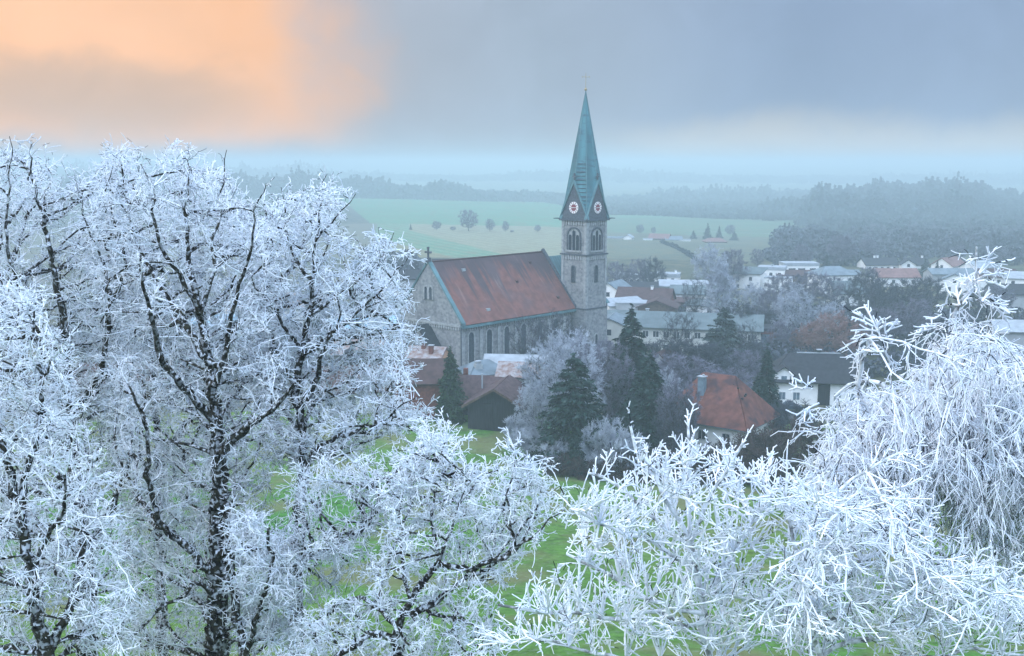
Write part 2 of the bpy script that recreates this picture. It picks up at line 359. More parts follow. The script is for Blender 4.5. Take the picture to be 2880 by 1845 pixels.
# ================================================================== SETTING
def make_ground():
    th_in = np.linspace(-.52, .52, 640); th_out = np.concatenate([np.linspace(.55, 1.5, 30), np.linspace(1.6, 2*np.pi-1.6, 24), 2*np.pi-np.linspace(1.5, .55, 30)])
    th = np.concatenate([th_in, th_out]); nt = len(th)
    R = np.concatenate([[3, 8, 14, 20, 27, 34, 41, 48], np.geomspace(54, 360, 190), np.geomspace(362, 1400, 290), np.geomspace(1412, 5000, 80)]); nr = len(R)
    T, RR = np.meshgrid(th, R); X = RR*np.sin(T); Y = RR*np.cos(T); Z = H(X, Y)
    bump = np.sin(X*.31+np.sin(Y*.17)*2)*np.sin(Y*.27+np.sin(X*.13)*2)*.12
    Z = Z+bump*np.clip(RR/40, 0, 1)
    V = np.stack([X, Y, Z], -1).reshape(-1, 3)
    V = np.concatenate([V, [[0, 0, 17.]]]); c = len(V)-1
    i = np.arange(nr-1)[:, None]; j = np.arange(nt)[None]; j2 = (j+1) % nt
    Fc = np.stack([i*nt+j, (i+1)*nt+j, (i+1)*nt+j2, i*nt+j2], -1).reshape(-1, 4)
    j = np.arange(0, nt); fan = np.stack([np.full(nt, c), j, (j+1) % nt, np.full(nt, c)], -1)
    m = bpy.data.materials.new('fields_and_meadow'); m.use_nodes = True
    o = npmesh('ground', V, Fc, m, smooth=True, kind='structure')
    cap = npmesh('ground_centre', V[[c]+list(range(nt))], np.stack([np.zeros(nt, int), 1+(np.arange(nt)+1) % nt, 1+np.arange(nt)], -1), m)
    # field colours (crops, stubble, meadow) per vertex
    x, y, z = V[:, 0], V[:, 1], V[:, 2]; sx, sy = proj(x, y, z); rr = np.hypot(x, y); rr = np.where(rr < 460, rr, 460+(rr-460)/1.7)
    C = np.tile(np.array([.075, .145, .040]), (len(V), 1))
    nz = (np.sin(x*.05+1.7*np.sin(y*.03))+np.sin(y*.06+2*np.sin(x*.041)))*.25+.5
    def put(mask, a, b=None, t=None):
        if b is None: C[mask] = a
        else: C[mask] = np.array(a)*(1-t[mask, None])+np.array(b)*t[mask, None]
    put(rr < 175, (.048, .170, .026), (.105, .170, .036), np.clip(nz*.9, 0, 1))
    put((rr >= 175) & (rr < 480), (.050, .065, .040), (.075, .080, .050), nz)
    # long rise behind the church: stripes of tillage running down the slope
    far = (rr >= 480)
    put(far & (sx > 1560), (.085, .105, .075), (.115, .135, .09), nz)
    s = (x*.92+y*.40)   # across the tramlines
    st = .5+.5*np.sin(s*.8)+.25*np.sin(s*2.1)
    low = far & (rr < 655)
    edge = 1150+(np.clip(sy-648, 0, 400))**1.0*3.9
    put(low & (sx < 1700), (.19, .21, .13), (.27, .265, .17), np.clip(st, 0, 1))
    put(low & (sx < edge), (.08, .20, .11), (.16, .26, .16), np.clip(st, 0, 1))
    put(low & (sx < edge-170) & (sx < 1700), (.17, .17, .09), (.21, .20, .11), np.clip(st, 0, 1))
    put(low & (sx < 1060), (.14, .15, .12))
    up = (rr >= 655) & (rr < 955)
    put(up & (sx < 2300), (.070, .20, .105), (.085, .225, .12), np.clip(nz, 0, 1))
    put(up & (sx < 960+(sy-560)*1.2), (.05, .07, .06))
    put(up & (sx > 1700) & (sx < 2300) & (sy > 612), (.07, .15, .085), (.10, .18, .10), nz)
    put((rr >= 955), (.08, .11, .08), (.16, .19, .11), nz)
    at_ = o.data.color_attributes.new('field', 'FLOAT_COLOR', 'POINT'); at_.data.foreach_set('color', np.concatenate([C, np.ones((len(C), 1))], 1).astype(np.float32).ravel())
    a2 = cap.data.color_attributes.new('field', 'FLOAT_COLOR', 'POINT'); a2.data.foreach_set('color', np.tile([.08, .14, .04, 1], (len(cap.data.vertices), 1)).astype(np.float32).ravel())
    N = m.node_tree.nodes; L = m.node_tree.links; b = N['Principled BSDF']; b.inputs['Roughness'].default_value = .95; b.inputs['Specular IOR Level'].default_value = .1
    at2 = node(m, 'ShaderNodeAttribute', attribute_name='field'); tc = node(m, 'ShaderNodeTexCoord')
    n1 = node(m, 'ShaderNodeTexNoise'); n1.inputs['Scale'].default_value = .9; n1.inputs['Detail'].default_value = 9; n1.inputs['Roughness'].default_value = .7
    L.new(tc.outputs['Object'], n1.inputs[0]); mr = node(m, 'ShaderNodeMapRange'); mr.inputs[1].default_value = .3; mr.inputs[2].default_value = .7; mr.inputs[3].default_value = .45; mr.inputs[4].default_value = 1.45
    L.new(n1.outputs['Fac'], mr.inputs[0])
    mx = node(m, 'ShaderNodeVectorMath', operation='SCALE'); L.new(at2.outputs['Color'], mx.inputs[0]); L.new(mr.outputs[0], mx.inputs['Scale']); L.new(mx.outputs[0], b.inputs['Base Color'])
    f = noisefac(m, .12, .48, .62); overlay(m, math_n(m, 'MULTIPLY', f, .62), (.16, .135, .075))
    f = noisefac(m, 2.3, .55, .75, detail=8); overlay(m, math_n(m, 'MULTIPLY', f, .35), (.27, .29, .27))
    bp = node(m, 'ShaderNodeBump'); bp.inputs['Strength'].default_value = .6; bp.inputs['Distance'].default_value = .15; L.new(n1.outputs['Fac'], bp.inputs['Height']); L.new(bp.outputs[0], b.inputs['Normal'])
    cap.parent = o
    return o
make_ground()

# roads in the village
def strip(name, pts, w, m, lift=.12):
    pts = np.array(pts, float); d = np.gradient(pts, axis=0); d = unit(d); nrm = np.stack([-d[:, 1], d[:, 0]], -1)
    n = len(pts); cols = 5; V = []
    for i in range(n):
        for c in np.linspace(-.5, .5, cols):
            p = pts[i]+nrm[i]*w*c; V.append((p[0], p[1], float(H(p[0], p[1]))+lift))
    Fc = np.array([[i*cols+c, i*cols+c+1, (i+1)*cols+c+1, (i+1)*cols+c] for i in range(n-1) for c in range(cols-1)])
    return npmesh(name, np.array(V), Fc, m, smooth=True, kind='structure')
def gpt(sx, Y):
    x = (sx-1440)/FP*Y*1.0; 
    for _ in range(3):
        z = float(H(x, Y)); s, _y = proj(np.array(x), np.array(Y), np.array(z)); x += (sx-float(s))*Y/FP
    return x, Y, float(H(x, Y))
def path(sxY, n=40):
    a = np.array([gpt(s, y)[:2] for s, y in sxY]); t = np.linspace(0, 1, len(a)); tt = np.linspace(0, 1, n)
    return np.stack([np.interp(tt, t, a[:, 0]), np.interp(tt, t, a[:, 1])], -1)
strip('road', path([(2100, 172), (2240, 176), (2400, 176), (2700, 182)]), 5.5, M['road'])
strip('field_path', path([(1960, FY(700)), (2150, FY(690)), (2290, FY(670))], 30), 4.5, M['stone_light'], .25)

# world and light
W = bpy.data.worlds.new('World'); S.world = W; W.use_nodes = True
nt = W.node_tree; N = nt.nodes; L = nt.links; bg = N['Background']
SUN_EL, SUN_AZ = math.radians(30), math.radians(-98)   # azimuth measured from +Y, negative = left
def wn(t, **kw):
    n = N.new(t)
    for k, v in kw.items(): setattr(n, k, v)
    return n
def wm(op, a, b=0.):
    n = wn('ShaderNodeMath', operation=op); n.use_clamp = False
    for i, v in enumerate((a, b)):
        if isinstance(v, (int, float)): n.inputs[i].default_value = v
        else: L.new(v, n.inputs[i])
    return n.outputs[0]
def ss(v, a, b):
    n = wn('ShaderNodeMapRange', interpolation_type='SMOOTHSTEP'); L.new(v, n.inputs[0]); n.inputs[1].default_value = a; n.inputs[2].default_value = b; return n.outputs[0]
def mix(f, a, b):
    n = wn('ShaderNodeMix', data_type='RGBA')
    if isinstance(f, (int, float)): n.inputs[0].default_value = f
    else: L.new(f, n.inputs[0])
    for i, v in ((6, a), (7, b)):
        if isinstance(v, tuple): n.inputs[i].default_value = (*v, 1)
        else: L.new(v, n.inputs[i])
    return n.outputs[2]
sky = wn('ShaderNodeTexSky', sky_type='NISHITA'); sky.sun_disc = False; sky.sun_elevation = SUN_EL; sky.sun_rotation = SUN_AZ
tc = wn('ShaderNodeTexCoord'); sep = wn('ShaderNodeSeparateXYZ'); L.new(tc.outputs['Generated'], sep.inputs[0])
x, y, z = sep.outputs
nz = wn('ShaderNodeTexNoise'); nz.inputs['Scale'].default_value = 4.5; nz.inputs['Detail'].default_value = 3; L.new(tc.outputs['Generated'], nz.inputs[0])
nn = wm('SUBTRACT', nz.outputs['Fac'], .5)
nz2 = wn('ShaderNodeTexNoise'); nz2.inputs['Scale'].default_value = 11; nz2.inputs['Detail'].default_value = 6; nz2.inputs['Distortion'].default_value = .6; L.new(tc.outputs['Generated'], nz2.inputs[0])
n2 = wm('SUBTRACT', nz2.outputs['Fac'], .5)
xw = wm('ADD', x, wm('MULTIPLY', nn, .10))
zw = wm('ADD', z, wm('MULTIPLY', n2, .055))
c = mix(ss(xw, .0, .28), (.36, .44, .555), (.27, .365, .535))
c = mix(wm('MULTIPLY', ss(xw, .04, -.17), .75), c, (.42, .43, .485))
lowb = ss(zw, .055, .012)
c = mix(wm('MULTIPLY', lowb, .55), c, (.40, .46, .52))
c = mix(wm('MULTIPLY', wm('MULTIPLY', ss(zw, .050, .012), ss(xw, .02, .16)), .9), c, (.60, .60, .60))
front = ss(y, -.1, .3)
om = wm('MULTIPLY', ss(wm('ADD', wm('ADD', xw, wm('ADD', wm('MULTIPLY', nn, .34), wm('MULTIPLY', n2, .20))), wm('MULTIPLY', z, -.45)), -.13, -.385), front)
om = wm('MULTIPLY', om, ss(zw, -.006, .026))
c = mix(om, c, (1.06, .58, .315))
# grey-tan veil inside the glow
dx = wm('DIVIDE', wm('ADD', xw, .36), .11); dz = wm('DIVIDE', wm('SUBTRACT', zw, .056), .040)
rad = wm('ADD', wm('MULTIPLY', dx, dx), wm('MULTIPLY', dz, dz))
c = mix(wm('MULTIPLY', wm('MULTIPLY', ss(rad, 1.6, .0), front), .7), c, (.56, .42, .33))
dx = wm('DIVIDE', wm('ADD', xw, .36), .10); dz = wm('DIVIDE', wm('SUBTRACT', z, .135), .05)
rad = wm('ADD', wm('MULTIPLY', dx, dx), wm('MULTIPLY', dz, dz))
c = mix(wm('MULTIPLY', wm('MULTIPLY', ss(rad, 1.2, .0), front), .25), c, (.95, .62, .42))
# cloud mottling
mul = wm('ADD', 1., wm('ADD', wm('MULTIPLY', nn, .25), wm('MULTIPLY', n2, .28)))
zen = wm('ADD', 1., wm('MULTIPLY', ss(z, .2, .75), ZEN))
mul = wm('MULTIPLY', mul, zen)
mul = wm('MULTIPLY', mul, wm('ADD', 1., wm('MULTIPLY', ss(y, .0, -.6), .9)))  # unseen sky behind the camera brightened to light walls and frost facing it
c = mix(ss(z, .18, .5), c, (.35, .43, .56))
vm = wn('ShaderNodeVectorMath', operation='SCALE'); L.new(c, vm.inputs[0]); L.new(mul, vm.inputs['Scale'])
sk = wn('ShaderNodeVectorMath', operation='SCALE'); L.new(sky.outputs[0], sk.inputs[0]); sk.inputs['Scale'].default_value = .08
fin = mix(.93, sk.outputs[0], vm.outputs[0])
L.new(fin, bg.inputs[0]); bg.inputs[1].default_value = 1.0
sd = bpy.data.lights.new('sun', 'SUN'); sd.energy = 1.0; sd.angle = math.radians(18); sd.color = (1, .94, .86)
so = bpy.data.objects.new('sun', sd); COL.objects.link(so)
from mathutils import Vector
dv = Vector((math.sin(SUN_AZ)*math.cos(SUN_EL), math.cos(SUN_AZ)*math.cos(SUN_EL), math.sin(SUN_EL)))
so.rotation_euler = dv.to_track_quat('Z', 'Y').to_euler(); so.location = dv*100

# haze: even air in one closed box
hb = MB().box(-5200, 5200, -5200, 5200, -16, 54)
hm = bpy.data.materials.new('valley_mist'); hm.use_nodes = True; hn = hm.node_tree
hn.nodes.remove(hn.nodes['Principled BSDF']); pv = hn.nodes.new('ShaderNodeVolumePrincipled')
pv.inputs['Density'].default_value = HAZE; pv.inputs['Color'].default_value = (*HAZECOL, 1); pv.inputs['Anisotropy'].default_value = 0
hn.links.new(pv.outputs[0], hn.nodes['Material Output'].inputs['Volume'])
hb.build('haze', hm, None, kind='stuff', label='pale blue winter mist filling the whole valley', cat='haze')

# camera
cd = bpy.data.cameras.new('camera'); co = bpy.data.objects.new('camera', cd); COL.objects.link(co); S.camera = co
co.location = (0, 0, CAMZ); co.rotation_euler = (math.pi/2-PIT, 0, 0); cd.sensor_width = 36; cd.lens = FP/2880*36; cd.clip_start = .1; cd.clip_end = 9000
S.view_settings.view_transform = 'Standard'; S.view_settings.look = 'None'; S.view_settings.exposure = EXPO; S.view_settings.gamma = 1
S.cycles.max_bounces = 5; S.cycles.diffuse_bounces = 3; S.cycles.glossy_bounces = 2; S.cycles.volume_bounces = 1; S.cycles.transparent_max_bounces = 8
S.cycles.use_denoising = True; S.cycles.use_adaptive_sampling = True
# ================================================================== CHURCH
A_ = 0.75
Lx = np.array([math.sin(A_), math.cos(A_)]); Gx = np.array([-math.cos(A_), math.sin(A_)])
TWR = np.array([14.387, 205.]); C0 = TWR+3.245*Gx-30.892*Lx
NL, NW, ZE, ZR = 31.2, 16.34, 7.42, 17.25     # nave length, width, eave and ridge level
ch = empty('church', (C0[0], C0[1], 0), math.pi/2-A_, label='grey stone church with red tiled nave roof and tall green copper spire', cat='church')
# local frame: x runs along the nave, y across it (0 = wall on the camera side), z = world height
ZB = -5.
def arch(w, h, n=9, point=1.25):
    """pointed-arch outline, base centre at (0,0)"""
    r = w/2; sp = h-r*point; pts = [(-r, 0), (r, 0), (r, sp)]
    for i in range(1, n):
        t = math.pi*i/n; pts.append((r*math.cos(t), sp+r*point*math.sin(t)**.9))
    pts.append((-r, sp)); return pts
def off(pts, dx, dz): return [(a+dx, b+dz) for a, b in pts]
def scale_arch(w, h, g): return off(arch(w+2*g, h+g), 0, -.0)
FR_S = ((0, 0, 0), (1, 0, 0), (0, -1, 0))          # long wall facing the camera
FR_W = ((0, NW, 0), (0, -1, 0), (-1, 0, 0))        # west gable
RISE = (ZR-ZE)/(NW/2)
m = MB().plate([(0, ZB), (NL, ZB), (NL, ZE), (0, ZE)], FR_S, -.8, 0)
m.plate([(0, ZB), (NL, ZB), (NL, ZE), (0, ZE)], ((0, NW, 0), (1, 0, 0), (0, 1, 0)), -.8, 0)
nw = m.build('nave_wall', M['stone'], ch)
m = MB().plate([(0, ZB), (NW, ZB), (NW, ZE+.3), (NW/2, ZR+.55), (0, ZE+.3)], ((-.01, NW, 0), (0, -1, 0), (-1, 0, 0)), -.9, 0)
gw = m.build('gable_wall', M['stone'], ch)
m = MB().plate([(0, ZB), (NW, ZB), (NW, ZE), (NW/2, ZR+.25), (0, ZE)], ((NL, NW, 0), (0, -1, 0), (1, 0, 0)), -.9, .01)
m.build('east_gable_wall', M['stone_dark'], ch)
ov = .55
m = MB()
m.slab([(.55, -ov, ZE-ov*RISE+.15), (NL-.3, -ov, ZE-ov*RISE+.15), (NL-.3, NW/2, ZR+.15), (.55, NW/2, ZR+.15)], .22)
m.slab([(.55, NW+ov, ZE-ov*RISE+.15), (.55, NW/2, ZR+.15), (NL-.3, NW/2, ZR+.15), (NL-.3, NW+ov, ZE-ov*RISE+.15)], .22)
rf = m.build('roof', M['tile_nave'], ch)
MB().tube([(.5, NW/2, ZR+.42), (NL-.3, NW/2, ZR+.42)], .16, 8).build('ridge_tiles', M['tile_brown'], rf)
for k, (xx, f, big) in enumerate([(7.2, .82, 1), (25.5, .83, 0), (7.8, .12, 1), (27.6, .16, 0), (19.0, .52, 0)]):
    yy = NW/2*f; zz = ZE+yy*RISE+.45; s_ = .42 if big else .25
    MB().box(xx-s_, xx+s_, yy-.35, yy+.4, zz-.35, zz+.12).build('roof_vent', M['metalgrey'] if big else M['tile_brown'], rf)
# copper verges along the gable rakes and the eave gutter
def rake(name, x0, x1, mt, w=.45, lift=.35):
    m = MB()
    for sgn in (0, 1):
        ya, yb = (-.7, NW/2) if not sgn else (NW+.7, NW/2)
        za = ZE-.7*RISE+lift; zb = ZR+lift
        m.add([(x0, ya, za), (x1, ya, za), (x1, yb, zb), (x0, yb, zb), (x0, ya, za+w), (x1, ya, za+w), (x1, yb, zb+w), (x0, yb, zb+w)],
              [(0,3,2,1),(4,5,6,7),(0,1,5,4),(1,2,6,5),(2,3,7,6),(3,0,4,7)])
    return m.build(name, mt, ch)
rake('gable_verge', -.22, .62, M['copper'])
rake('east_coping', NL-.35, NL+.3, M['stone_dark'], .55, .5)
m = MB().box(-.3, NL, -.86, -.56, ZE-.95, ZE-.62); m.box(-.1, NL, -.56, .02, ZE-.62, ZE-.48)
m.build('gutter', M['copper'], ch)
m = MB().box(-.15, NL, -.30, 0.01, ZE-.95, ZE-.63)
for i in range(int(NL/.62)):
    x0 = .3+i*.62; m.plate([(x0-.2, ZE-1.45), (x0-.05, ZE-1.62), (x0+.05, ZE-1.62), (x0+.2, ZE-1.45), (x0+.2, ZE-.95), (x0-.2, ZE-.95)], FR_S, .005, .24)
m.build('corbel_frieze', M['stone_light'], ch)
for i in range(7):
    x0 = 0.45+4.6*i; MB().box(x0-.35, x0+.35, -.22, .004, ZB, ZE-1.6).build('pilaster', M['stone_light'], ch)
MB().tube([(-.18, -.3, ZB), (-.18, -.3, ZE-.7)], .13, 8).build('downpipe', M['stone_dark'], ch)
MB().tube([(NL-.2, -.3, ZB), (NL-.2, -.3, ZE-.7)], .11, 8).build('downpipe', M['stone_dark'], ch)
def arched_window(fr, cx, z0, w, h, parent, mull=2, gl='leaded', frm='stone_light', g=.28):
    wf = MB().ring(off(arch(w+2*g, h+g), cx, z0-.0), off(arch(w, h), cx, z0), fr, .006, .16).build('window', M[frm], parent)
    MB().plate(off(arch(w+.06, h+.03), cx, z0+.01), fr, -.02, .05).build('pane', M[gl], wf)
    m = MB()
    for i in range(1, max(mull, 2)):
        xx = cx-w/2+w*i/max(mull, 2); m.plate([(xx-.04, z0), (xx+.04, z0), (xx+.04, z0+h*.86), (xx-.04, z0+h*.86)], fr, .04, .10)
    k = int(h/.75)
    for i in range(1, k): m.plate([(cx-w/2, z0+i*.75-.02), (cx+w/2, z0+i*.75-.02), (cx+w/2, z0+i*.75+.02), (cx-w/2, z0+i*.75+.02)], fr, .045, .085)
    m.build('glazing_bar', M['stone_dark'], wf)
    return wf
for i in range(6): arched_window(FR_S, 2.55+4.6*i, -.1, 1.35, 5.6, ch)
# west gable front: paired lancets, string course, corbels
for dy in (-.55, .55): arched_window(((-.01, NW, 0), (0, -1, 0), (-1, 0, 0)), NW/2+dy*1.15, 10.9, .72, 2.3, ch, 1)
m = MB().box(-.28, -.012, -.05, NW+.05, 6.6, 6.95)
for i in range(int(NW/.62)):
    y0 = .5+i*.62; m.plate([(y0-.2, 6.1), (y0-.05, 5.95), (y0+.05, 5.95), (y0+.2, 6.1), (y0+.2, 6.6), (y0-.2, 6.6)], ((-.01, NW, 0), (0, -1, 0), (-1, 0, 0)), .005, .2)
m.build('string_course', M['stone_light'], ch)
m = MB().box(-.35, .35, NW/2-.35, NW/2+.35, ZR+.4, ZR+1.2); m.box(-.14, .14, NW/2-.14, NW/2+.14, ZR+1.2, ZR+2.9); m.box(-.13, .13, NW/2-.55, NW/2+.55, ZR+2.0, ZR+2.3)
for a, b in ((0, 2.95), (-.6, 2.15), (.6, 2.15)): m.box(-.17, .17, NW/2+a-.17, NW/2+a+.17, ZR+b-.17, ZR+b+.17)
m.build('gable_cross', M['stone_dark'], ch)
# west porch
pc, pw, pe, pr, pl = NW/2, 6.6, 2.3, 6.3, 2.6
po = MB().plate([(-pw/2, ZB), (pw/2, ZB), (pw/2, pe), (0, pr), (-pw/2, pe)], ((-pl, pc, 0), (0, -1, 0), (-1, 0, 0)), -.5, 0)
po.plate([(0, ZB), (pl, ZB), (pl, pe), (0, pe)], ((-pl, pc-pw/2+.02, 0), (1, 0, 0), (0, -1, 0)), -.4, 0)
po.plate([(0, ZB), (pl, ZB), (pl, pe), (0, pe)], ((-pl, pc+pw/2-.02, 0), (1, 0, 0), (0, 1, 0)), -.4, 0)
pb = po.build('porch', M['stone'], ch)
rr_ = (pr-pe)/(pw/2)
m = MB().slab([(-pl-.4, pc-pw/2-.3, pe-.3*rr_+.1), (-.02, pc-pw/2-.3, pe-.3*rr_+.1), (-.02, pc, pr+.1), (-pl-.4, pc, pr+.1)], .2)
m.slab([(-pl-.4, pc+pw/2+.3, pe-.3*rr_+.1), (-pl-.4, pc, pr+.1), (-.02, pc, pr+.1), (-.02, pc+pw/2+.3, pe-.3*rr_+.1)], .2)
m.build('porch_roof', M['tile_dark'], pb)
# north aisle seen left of the gable
m = MB().box(1.2, NL-4, NW, NW+5.2, ZB, 3.4); m.build('aisle_wall', M['stone'], ch)
MB().slab([(.9, NW+5.6, 3.3), (.9, NW, 6.2), (NL-3.7, NW, 6.2), (NL-3.7, NW+5.6, 3.3)], .2).build('aisle_roof', M['tile_brown'], ch)
# choir behind the east gable, under a lower copper roof
cl, cw0, cw1, ce, cr = 13.5, 2.2, NW-2.2, 7.0, 16.5
m = MB().box(NL+.2, NL+cl, cw0, cw1, ZB, ce); m.build('choir_wall', M['stone'], ch)
cm = NW/2
m = MB().slab([(NL+.25, cw0-.5, ce-.4), (NL+cl, cw0-.5, ce-.4), (NL+cl-5, cm, cr), (NL+.25, cm, cr)], .2)
m.slab([(NL+.25, cw1+.5, ce-.4), (NL+.25, cm, cr), (NL+cl-5, cm, cr), (NL+cl, cw1+.5, ce-.4)], .2)
m.slab([(NL+cl, cw0-.5, ce-.4), (NL+cl, cw1+.5, ce-.4), (NL+cl-5, cm, cr)], .2)
m.build('choir_roof', M['copper_seam'], ch)
# ---- tower. corner nearest the camera in nave coordinates:
tx, ty, tw = 30.892, -3.245, 6.5
Z1, Z2, Z3, ZT = 24.11, 17.41, 6.88, 49.0
m = MB().box(tx, tx+tw, ty, ty+tw, ZB, Z3); m.build('tower_base', M['stone'], ch)
i_ = .12
m = MB().box(tx+i_, tx+tw-i_, ty+i_, ty+tw-i_, Z3+.25, Z2); m.build('tower_shaft', M['stone'], ch)
m = MB().box(tx+i_+.05, tx+tw-i_-.05, ty+i_+.05, ty+tw-i_-.05, Z2+.28, Z1); tb = m.build('belfry', M['stone'], ch)
def band(z0, z1, g): return MB().box(tx-g, tx+tw+g, ty-g, ty+tw+g, z0, z1)
band(Z3, Z3+.25, .12).build('cornice', M['stone_dark'], ch)
band(Z2, Z2+.28, .16).build('cornice', M['stone_dark'], ch)
band(Z1, Z1+.3, .3).build('cornice', M['stone_dark'], ch)
# frames of the four faces (origin at tower face centre, z world)
def faces(g=0.):
    cx_, cy_ = tx+tw/2, ty+tw/2; h = tw/2-g
    return [((cx_-h, cy_, 0), (0, -1, 0), (-1, 0, 0)), ((cx_, cy_-h, 0), (1, 0, 0), (0, -1, 0)),
            ((cx_+h, cy_, 0), (0, 1, 0), (1, 0, 0)), ((cx_, cy_+h, 0), (-1, 0, 0), (0, 1, 0))]
for fr in faces(.17):
    m1 = MB()
    for i in range(9):
        a = -2.5+i*.625; m1.plate([(a-.2, Z1-.75), (a, Z1-.95), (a+.2, Z1-.75), (a+.2, Z1-.003), (a-.2, Z1-.003)], fr, .004, .18)
    m1.build('tower_frieze', M['stone_light'], ch)
    for s in (-1, 1): MB().plate([(s*2.85-.26, Z2+.3), (s*2.85+.26, Z2+.3), (s*2.85+.26, Z1-.01), (s*2.85-.26, Z1-.01)], fr, .004, .13).build('corner_lisene', M['stone_light'], ch)
for fr in faces(.12):
    m1 = MB()
    for i in range(9):
        a = -2.5+i*.625; m1.plate([(a-.2, Z2-.75), (a, Z2-.95), (a+.2, Z2-.75), (a+.2, Z2-.003), (a-.2, Z2-.003)], fr, .004, .18)
    m1.build('tower_frieze', M['stone_light'], ch)
    for s in (-1, 1): MB().plate([(s*2.85-.27, Z3+.3), (s*2.85+.27, Z3+.3), (s*2.85+.27, Z2-.01), (s*2.85-.27, Z2-.01)], fr, .004, .12).build('corner_lisene', M['stone_light'], ch)
for k, fr in enumerate(faces(.12)):
    arched_window(fr, -.1, 12.1, .62, 3.2, ch, 1, 'glass', 'stone_dark', .2)
for k, fr in enumerate(faces(0)):
    if k != 0: arched_window(fr, 0, -2.4 if k else -2.4, .75, 4.2, ch, 1, 'glass', 'stone_light', .2)
for fr in faces(.17):     # belfry: three lancets under one round arch
    bw = MB().ring(off(arch(3.5, 4.5, 12, .95), 0, Z2+1.0), off(arch(2.95, 4.2, 12, .95), 0, Z2+1.0), fr, .006, .22).build('belfry_window', M['stone_dark'], ch)
    MB().plate(off(arch(2.96, 4.2, 12, .95), 0, Z2+1.005), fr, -.01, .03).build('tympanum', M['stone_light'], bw)
    for a, h in ((-.92, 3.0), (0, 3.85), (.92, 3.0)):
        MB().plate(off(arch(.86, h+.05, 8), a, Z2+.99), fr, .0, .06).build('opening_shade', M['glass'], bw)  # dark plate painted as the shade inside a belfry lancet, no hole cut
        MB().ring(off(arch(.92, h+.08, 8), a, Z2+1.0), off(arch(.82, h+.02, 8), a, Z2+1.0), fr, .02, .15).build('tracery', M['stone_light'], bw)
    MB().plate([(-2.0, Z2+.62), (2.0, Z2+.62), (2.0, Z2+.98), (-2.0, Z2+.98)], fr, .005, .25).build('sill', M['stone_light'], bw)
# four clock gables
GH = 6.9
for k, fr in enumerate(faces(0)):
    g = MB().plate([(-tw/2, Z1+.3), (tw/2, Z1+.3), (0, Z1+.3+GH)], fr, -.35, .0).build('tower_gable', M['stone_dark'], ch)
    m = MB()
    for s in (-1, 1):
        for q, (d0, d1, t) in enumerate(((-.45, .22, .28),)):
            m.plate([(s*(tw/2+.28), Z1+.3), (s*(tw/2+.28)-s*.02, Z1+.62), (0, Z1+.3+GH+.75), (0, Z1+.3+GH+.05)] if s > 0 else
                    [(0, Z1+.3+GH+.05), (0, Z1+.3+GH+.75), (s*(tw/2+.28)-s*.02, Z1+.62), (s*(tw/2+.28), Z1+.3)], fr, d0, d1)
    m.build('gable_coping', M['copper'], g)
    m = MB(); m.plate([(-.12, Z1+GH+1.0), (.12, Z1+GH+1.0), (.1, Z1+GH+2.3), (-.1, Z1+GH+2.3)], fr, -.2, .05)
    m.plate([(-.4, Z1+GH+1.5), (.4, Z1+GH+1.5), (.4, Z1+GH+1.75), (-.4, Z1+GH+1.75)], fr, -.18, .03); m.build('finial', M['stone_dark'], g)
    # clock
    zc = Z1+2.55; n = 24; R = 1.14
    circ = lambda r: [(r*math.cos(2*math.pi*i/n), zc+r*math.sin(2*math.pi*i/n)) for i in range(n)]
    ck = MB().ring(circ(R), circ(.68), fr, .004, .10).build('clock', M['clock_white'], ch)
    MB().plate(circ(.70), fr, .002, .07).build('clock_centre', M['clock_red'], ck)
    for h in range(12):
        m = MB(); t = 2*math.pi*h/12; c_, s_ = math.cos(t), math.sin(t); a, b, w_ = .76, 1.08, .06
        m.plate([(a*c_-w_*s_, zc+a*s_+w_*c_), (a*c_+w_*s_, zc+a*s_-w_*c_), (b*c_+w_*s_, zc+b*s_-w_*c_), (b*c_-w_*s_, zc+b*s_+w_*c_)], fr, .10, .125); m.build('hour_mark', M['clock_red'], ck)
    m = MB()
    for t, l, w_ in ((math.radians(4), .98, .04), (math.radians(182), .6, .05)):
        c_, s_ = math.cos(t), math.sin(t); m.plate([(-.15*c_-w_*s_, zc-.15*s_+w_*c_), (-.15*c_+w_*s_, zc-.15*s_-w_*c_), (l*c_+w_*s_, zc+l*s_-w_*c_), (l*c_-w_*s_, zc+l*s_+w_*c_)], fr, .13+w_*.2, .16+w_*.2)
    m.build('clock_hand', M['clock_white'], ck)
# gargoyle spouts at the corners
for sx_, sy_ in ((-1, -1), (1, -1), (1, 1), (-1, 1)):
    cx_, cy_ = tx+tw/2+sx_*tw/2, ty+tw/2+sy_*tw/2
    MB().tube([(cx_, cy_, Z1+.35), (cx_+sx_*.55, cy_+sy_*.55, Z1+.42), (cx_+sx_*1.05, cy_+sy_*1.05, Z1+.40)], [.16, .12, .08], 6).build('gargoyle', M['stone_dark'], ch)
# spire: eight facets meeting the four gables
cx_, cy_ = tx+tw/2, ty+tw/2
cors = [(cx_+a*3.2, cy_+b*3.2, Z1+.32) for a, b in ((-1, -1), (1, -1), (1, 1), (-1, 1))]
apx = [(cx_, cy_-3.2, Z1+.35+GH), (cx_+3.2, cy_, Z1+.35+GH), (cx_, cy_+3.2, Z1+.35+GH), (cx_-3.2, cy_, Z1+.35+GH)]
tip = (cx_, cy_, ZT+.1)
m = MB().add(cors+apx+[tip], [(0, 4, 8), (4, 1, 8), (1, 5, 8), (5, 2, 8), (2, 6, 8), (6, 3, 8), (3, 7, 8), (7, 0, 8), (0, 1, 4), (1, 2, 5), (2, 3, 6), (3, 0, 7), (3, 2, 1, 0)])
sp_ = m.build('spire', M['spire'], ch)
for p in cors+apx: MB().tube([p, tip], [.10, .05], 5).build('hip_roll', M['copper'], sp_)
